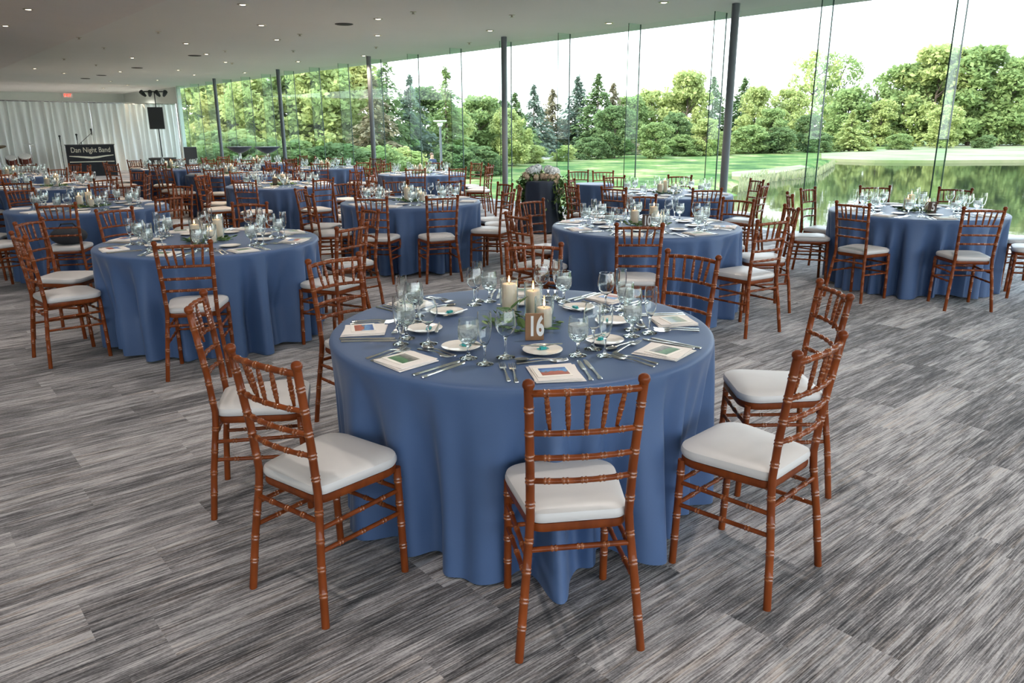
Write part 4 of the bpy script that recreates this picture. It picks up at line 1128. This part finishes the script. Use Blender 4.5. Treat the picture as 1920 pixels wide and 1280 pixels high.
TREES = [
 (352, 205, 60, 'open', 'foliage_gold', 1.0, 'pale thin tree beyond the glass next to the white drape'),
 (395, 158, 52, 'd1', 'foliage_light', 1.0, 'green tree behind the farthest dark column'),
 (450, 148, 50, 'd2', 'foliage_gold', 1.0, 'bushy yellow green tree above the left cocktail table'),
 (500, 152, 46, 'd3', 'foliage_light', 1.0, 'mid green tree above the right cocktail table'),
 (560, 138, 48, 'd1', 'foliage_mid', 1.0, 'mid green tree right of the fourth dark column'),
 (610, 130, 46, 'd2', 'foliage_light', 1.1, 'tall full tree midway between the third and fourth columns'),
 (655, 122, 50, 'd3', 'foliage_gold', 1.0, 'tall pale tree just left of the third dark column'),
 (705, 150, 44, 'pine', 'foliage_brown', 1.1, 'brownish conifer directly behind the third dark column'),
 (732, 113, 46, 'pine', 'foliage_dark', .8, 'tall ragged conifer just right of the third dark column'),
 (775, 150, 48, 'pine', 'foliage_blue', 1.0, 'blue grey conifer left of the street lamp'),
 (840, 138, 50, 'pine', 'foliage_mid', 1.0, 'broad pine rising behind the street lamp'),
 (800, 170, 58, 'd1', 'foliage_dark', 1.0, 'dark tree filling the gap behind the street lamp'),
 (850, 205, 52, 'd3', 'foliage_light', .9, 'pale leafy tree right of the street lamp'),
 (900, 185, 62, 'd2', 'foliage_mid', 1.1, 'round green tree left of the second dark column'),
 (928, 190, 66, 'd1', 'foliage_dark', 1.0, 'dark tree touching the second column on its left'),
 (968, 178, 74, 'c2', 'foliage_dark', 1.2, 'dark conifer just right of the second column'),
 (962, 205, 60, 'd3', 'foliage_light', 1.0, 'low yellow green tree right of the second column'),
 (1003, 165, 80, 'c2', 'foliage_blue', 1.0, 'blue grey spruce left of the tallest spruces'),
 (1038, 172, 84, 'c2', 'foliage_brown', 1.1, 'brownish spruce in the group of spruces'),
 (1084, 152, 84, 'c1', 'foliage_blue', 1.1, 'slim blue spruce in the middle of the spruces'),
 (1122, 147, 82, 'c2', 'foliage_dark', 1.1, 'tallest dark spruce with a ragged top'),
 (1150, 162, 84, 'c2', 'foliage_brown', 1.0, 'brown tinged spruce right of the tallest spruce'),
 (1155, 200, 74, 'd1', 'foliage_dark', 1.1, 'broad dark tree in front of the spruces'),
 (1185, 185, 92, 'd2', 'foliage_mid', 1.0, 'green tree behind the fin right of the spruces'),
 (1222, 175, 96, 'd3', 'foliage_light', 1.0, 'pale tree left of the pointed light green tree'),
 (1288, 144, 92, 'd2', 'foliage_light', .85, 'tall pointed light green tree left of the nearest column'),
 (1232, 228, 72, 'd1', 'foliage_mid', 1.3, 'low spreading tree standing on the lawn'),
 (1272, 212, 80, 'd3', 'foliage_dark', 1.1, 'dark bushy tree behind the low spreading tree'),
 (1335, 152, 98, 'c2', 'foliage_dark', 1.0, 'dark spruce just left of the nearest column'),
 (1328, 222, 78, 'd2', 'foliage_light', 1.1, 'low light tree left of the nearest column'),
 (1392, 155, 100, 'c1', 'foliage_dark', 1.2, 'dark spruce just right of the nearest column'),
 (1415, 168, 92, 'd1', 'foliage_light', .8, 'bright yellow green tree right of the nearest column'),
 (1478, 172, 94, 'd3', 'foliage_light', .9, 'second bright yellow green tree by the pond'),
 (1450, 205, 86, 'd2', 'foliage_mid', 1.0, 'mid green rounded tree between the two bright trees'),
 (1522, 110, 120, 'open', 'foliage_light', .85, 'tall airy tree with thin crown against the sky'),
 (1568, 112, 124, 'open', 'foliage_mid', .8, 'tall airy tree beside the first fin right of the nearest column'),
 (1520, 215, 90, 'd1', 'foliage_dark', 1.1, 'dark low tree at the waterside under the airy trees'),
 (1590, 172, 112, 'd2', 'foliage_mid', 1.1, 'rounded tree right of the airy trees'),
 (1598, 208, 88, 'c2', 'foliage_light', 1.4, 'pale spreading evergreen at the waterside'),
 (1640, 150, 126, 'open', 'foliage_mid', .7, 'thin topped tree in the dip of the treeline'),
 (1652, 190, 110, 'd3', 'foliage_light', 1.0, 'low pale tree in the dip of the treeline'),
 (1692, 132, 112, 'd1', 'foliage_mid', 1.0, 'big round tree left of the rightmost fin'),
 (1748, 103, 110, 'd2', 'foliage_light', 1.0, 'tallest round tree behind the rightmost fin'),
 (1820, 103, 108, 'd1', 'foliage_mid', 1.05, 'large dark round tree right of the rightmost fin'),
 (1878, 120, 106, 'd3', 'foliage_mid', 1.0, 'large tree near the right edge of the picture'),
 (1935, 116, 108, 'd2', 'foliage_light', 1.0, 'large pale tree cut by the right edge'),
 (1770, 200, 98, 'd3', 'foliage_light', 1.2, 'low pale tree at the foot of the tallest round tree'),
]
for t_ in TREES: tree(*t_)
for i, (px, yt, D, m_) in enumerate([(420, 248, 36, 'foliage_light'), (480, 262, 34, 'foliage_mid'), (560, 262, 33, 'foliage_mid'), (625, 268, 33, 'foliage_dark'), (690, 272, 34, 'foliage_mid'), (745, 275, 36, 'foliage_light'),
                                     (860, 268, 46, 'foliage_dark'), (905, 270, 48, 'foliage_dark'), (1000, 268, 64, 'foliage_light'), (1060, 268, 68, 'foliage_light'), (1110, 255, 72, 'foliage_dark'), (1290, 250, 78, 'foliage_mid'),
                                     (1345, 245, 80, 'foliage_light'), (1400, 235, 84, 'foliage_mid'), (1460, 238, 84, 'foliage_dark'), (1540, 245, 86, 'foliage_dark'), (1620, 252, 88, 'foliage_light'), (1690, 248, 92, 'foliage_mid'), (1850, 250, 96, 'foliage_dark')]):
    lat = (px - 960) / F * (D * .961 + .3); hz = 236 + (960 - px) * .0055; h = max(.8, HC - (yt - hz) * D / F / .96 - ZG)
    f_, _t = fol('d3', m_)
    o = ob('shrub', f_, None, (lat, D, ZG - h * .25), i * 1.3); o.scale = (h * 2.2, h * 2.2, h * 1.3)
    tag(o, 'low leafy shrub outside, %s from the left in the row under the trees' % ['first', 'second', 'third', 'fourth', 'fifth', 'sixth', 'seventh', 'eighth', 'ninth', 'tenth', 'eleventh', 'twelfth', 'thirteenth', 'fourteenth', 'fifteenth', 'sixteenth', 'seventeenth', 'eighteenth', 'nineteenth'][i], 'shrub', 'shrubs outside under the trees')
# ornamental grass and reeds
def blades(name, pts, n, h0, h1, mat, label, seed, w_=.03):
    rr = random.Random(seed); m = MB()
    for _ in range(n):
        j = rr.randrange(len(pts) - 1); t = rr.random(); a, c = pts[j], pts[j + 1]
        px, py = a[0] + (c[0] - a[0]) * t, a[1] + (c[1] - a[1]) * t
        p = unproj(px, py + rr.uniform(-1, 1) * a[2], ZG); p.z = ZG - .1
        h = rr.uniform(h0, h1); th = rr.uniform(0, 6.28); ln = rr.uniform(.05, .35) * h
        tip = p + Vector((ln * cos(th), ln * sin(th), h)); mid = p.lerp(tip, .5) + Vector((0, 0, h * .08)); s = Vector((-sin(th), cos(th), 0)) * w_
        m.add([p - s, p + s, mid + s * .8, mid - s * .8, tip], [(0, 1, 2, 3), (3, 2, 4)])
    tag(ob(name, m.mesh(name, mat, False)), label, 'grass', kind='stuff')
blades('ornamental_grass', [(395, 332, 3), (700, 334, 3)], 3200, 1.3, 2.5, 'grass_blades', 'yellowish tall grass growing outside along the far windows', 1, .035)
blades('reeds', [(1385, 345, 12), (1440, 334, 4), (1540, 321, 3), (1565, 305, 2)], 1100, .2, .45, 'reed_blades', 'green and yellow reeds along the pond edge', 2, .04)
blades('pond_plants', [(1240, 400, 22), (1340, 400, 30), (1420, 430, 22), (1470, 450, 16)], 2200, .15, .45, 'reed_blades', 'pale waterside plants outside the window right of the nearest column', 3, .03)
# street lamp
lp = Vector(((829 - 960) / F * 38.9, 40, ZG)); o = ob('street_lamp', None, None, lp); tag(o, 'dark post lamp with flat white top standing by the path outside', 'street lamp')
ob('post', MB().tube([(0, 0, 0), (0, 0, 3.0)], [.075, .06], 10).mesh('lamp_post', 'column_steel'), o)
ob('lamp_head', MB().lathe([(0, 2.95), (.09, 2.95), (.15, 3.06), (.13, 3.12), (.34, 3.20), (.34, 3.24), (0, 3.25)], 20).mesh('lamp_head', 'white_paint'), o)
# person on the path
def person(p, rz):
    sk = [(0, 0, .93), (0, .01, 1.15), (0, .0, 1.38), (0, .0, 1.47), (-.10, 0, .90), (-.11, .03, .48), (-.11, 0, .06), (-.11, -.14, .04), (.10, 0, .90), (.12, -.06, .48), (.13, .05, .06), (.13, -.09, .04),
          (-.18, 0, 1.38), (-.24, .01, 1.12), (-.22, -.08, .88), (.18, 0, 1.38), (.24, .01, 1.12), (.22, -.08, .88), (0, -.01, 1.56), (0, -.015, 1.68)]
    ed = [(0, 1), (1, 2), (2, 3), (0, 4), (4, 5), (5, 6), (6, 7), (0, 8), (8, 9), (9, 10), (10, 11), (2, 12), (12, 13), (13, 14), (2, 15), (15, 16), (16, 17), (3, 18), (18, 19)]
    rd = [.15, .135, .14, .06, .095, .065, .045, .04, .095, .065, .045, .04, .07, .048, .035, .07, .048, .035, .085, .085]
    me = bpy.data.meshes.new('body'); me.from_pydata(sk, ed, [])
    o = bpy.data.objects.new('person', me); COL.objects.link(o)
    md = o.modifiers.new('s', 'SKIN'); sv = me.skin_vertices[0].data
    for i, r in enumerate(rd): sv[i].radius = (r, r * (.75 if i < 3 else 1))
    sv[0].use_root = True
    o.modifiers.new('d', 'SUBSURF').levels = 2
    m2 = bpy.data.meshes.new_from_object(o.evaluated_get(bpy.context.evaluated_depsgraph_get()))
    o.modifiers.clear(); o.data = m2
    for nme in ('navy_wool', 'denim', 'skin'): m2.materials.append(MATS[nme])
    for f in m2.polygons:
        z = f.center.z; f.material_index = 2 if z > 1.45 or (abs(f.center.x) > .17 and z < .93) else (1 if z < .92 else 0); f.use_smooth = True
    o.location = p; o.rotation_euler = (0, 0, rz)
    tag(o, 'person in a dark navy top walking on the path by the street lamp', 'person')
    ob('hair', MB().ball((0, .02, 1.66), .098, 12, 8, (1, 1, 1.05)).mesh('hair', 'hair_brown'), o)
person(Vector(((812 - 960) / F * 37, 38, ZG - .03)), .6)

# ------------------------------------------------------------------ light
wd = bpy.data.worlds.new('sky'); SC.world = wd; wd.use_nodes = True
nt = wd.node_tree; nt.nodes.clear()
bg = nt.nodes.new('ShaderNodeBackground'); wo = nt.nodes.new('ShaderNodeOutputWorld')
tc = nt.nodes.new('ShaderNodeTexCoord'); sx = nt.nodes.new('ShaderNodeSeparateXYZ'); nt.links.new(tc.outputs['Generated'], sx.inputs[0])
rp = nt.nodes.new('ShaderNodeValToRGB'); e = rp.color_ramp.elements
e[0].position = .0; e[0].color = (.90, .955, 1.0, 1); e[1].position = .7; e[1].color = (.60, .79, 1.0, 1)
nt.links.new(sx.outputs[2], rp.inputs[0]); nt.links.new(rp.outputs[0], bg.inputs[0]); bg.inputs[1].default_value = 2.5
nt.links.new(bg.outputs[0], wo.inputs[0])
sl = bpy.data.lights.new('sun', 'SUN'); sl.energy = 3.0; sl.angle = math.radians(1.0); sl.color = (1, .93, .82)
so = bpy.data.objects.new('sun', sl); COL.objects.link(so)
so.rotation_euler = Vector((.80, .50, -.50)).to_track_quat('-Z', 'Y').to_euler()

# ------------------------------------------------------------------ render settings
SC.view_settings.view_transform = 'Standard'; SC.view_settings.look = 'None'; SC.view_settings.gamma = 1
SC.view_settings.use_curve_mapping = False; SC.view_settings.exposure = 1.05
cy = SC.cycles
cy.use_adaptive_sampling = True; cy.adaptive_threshold = .025
cy.max_bounces = 12; cy.diffuse_bounces = 6; cy.glossy_bounces = 5; cy.transmission_bounces = 9; cy.transparent_max_bounces = 48
cy.caustics_reflective = False; cy.caustics_refractive = False; cy.sample_clamp_indirect = 8
cy.use_denoising = True
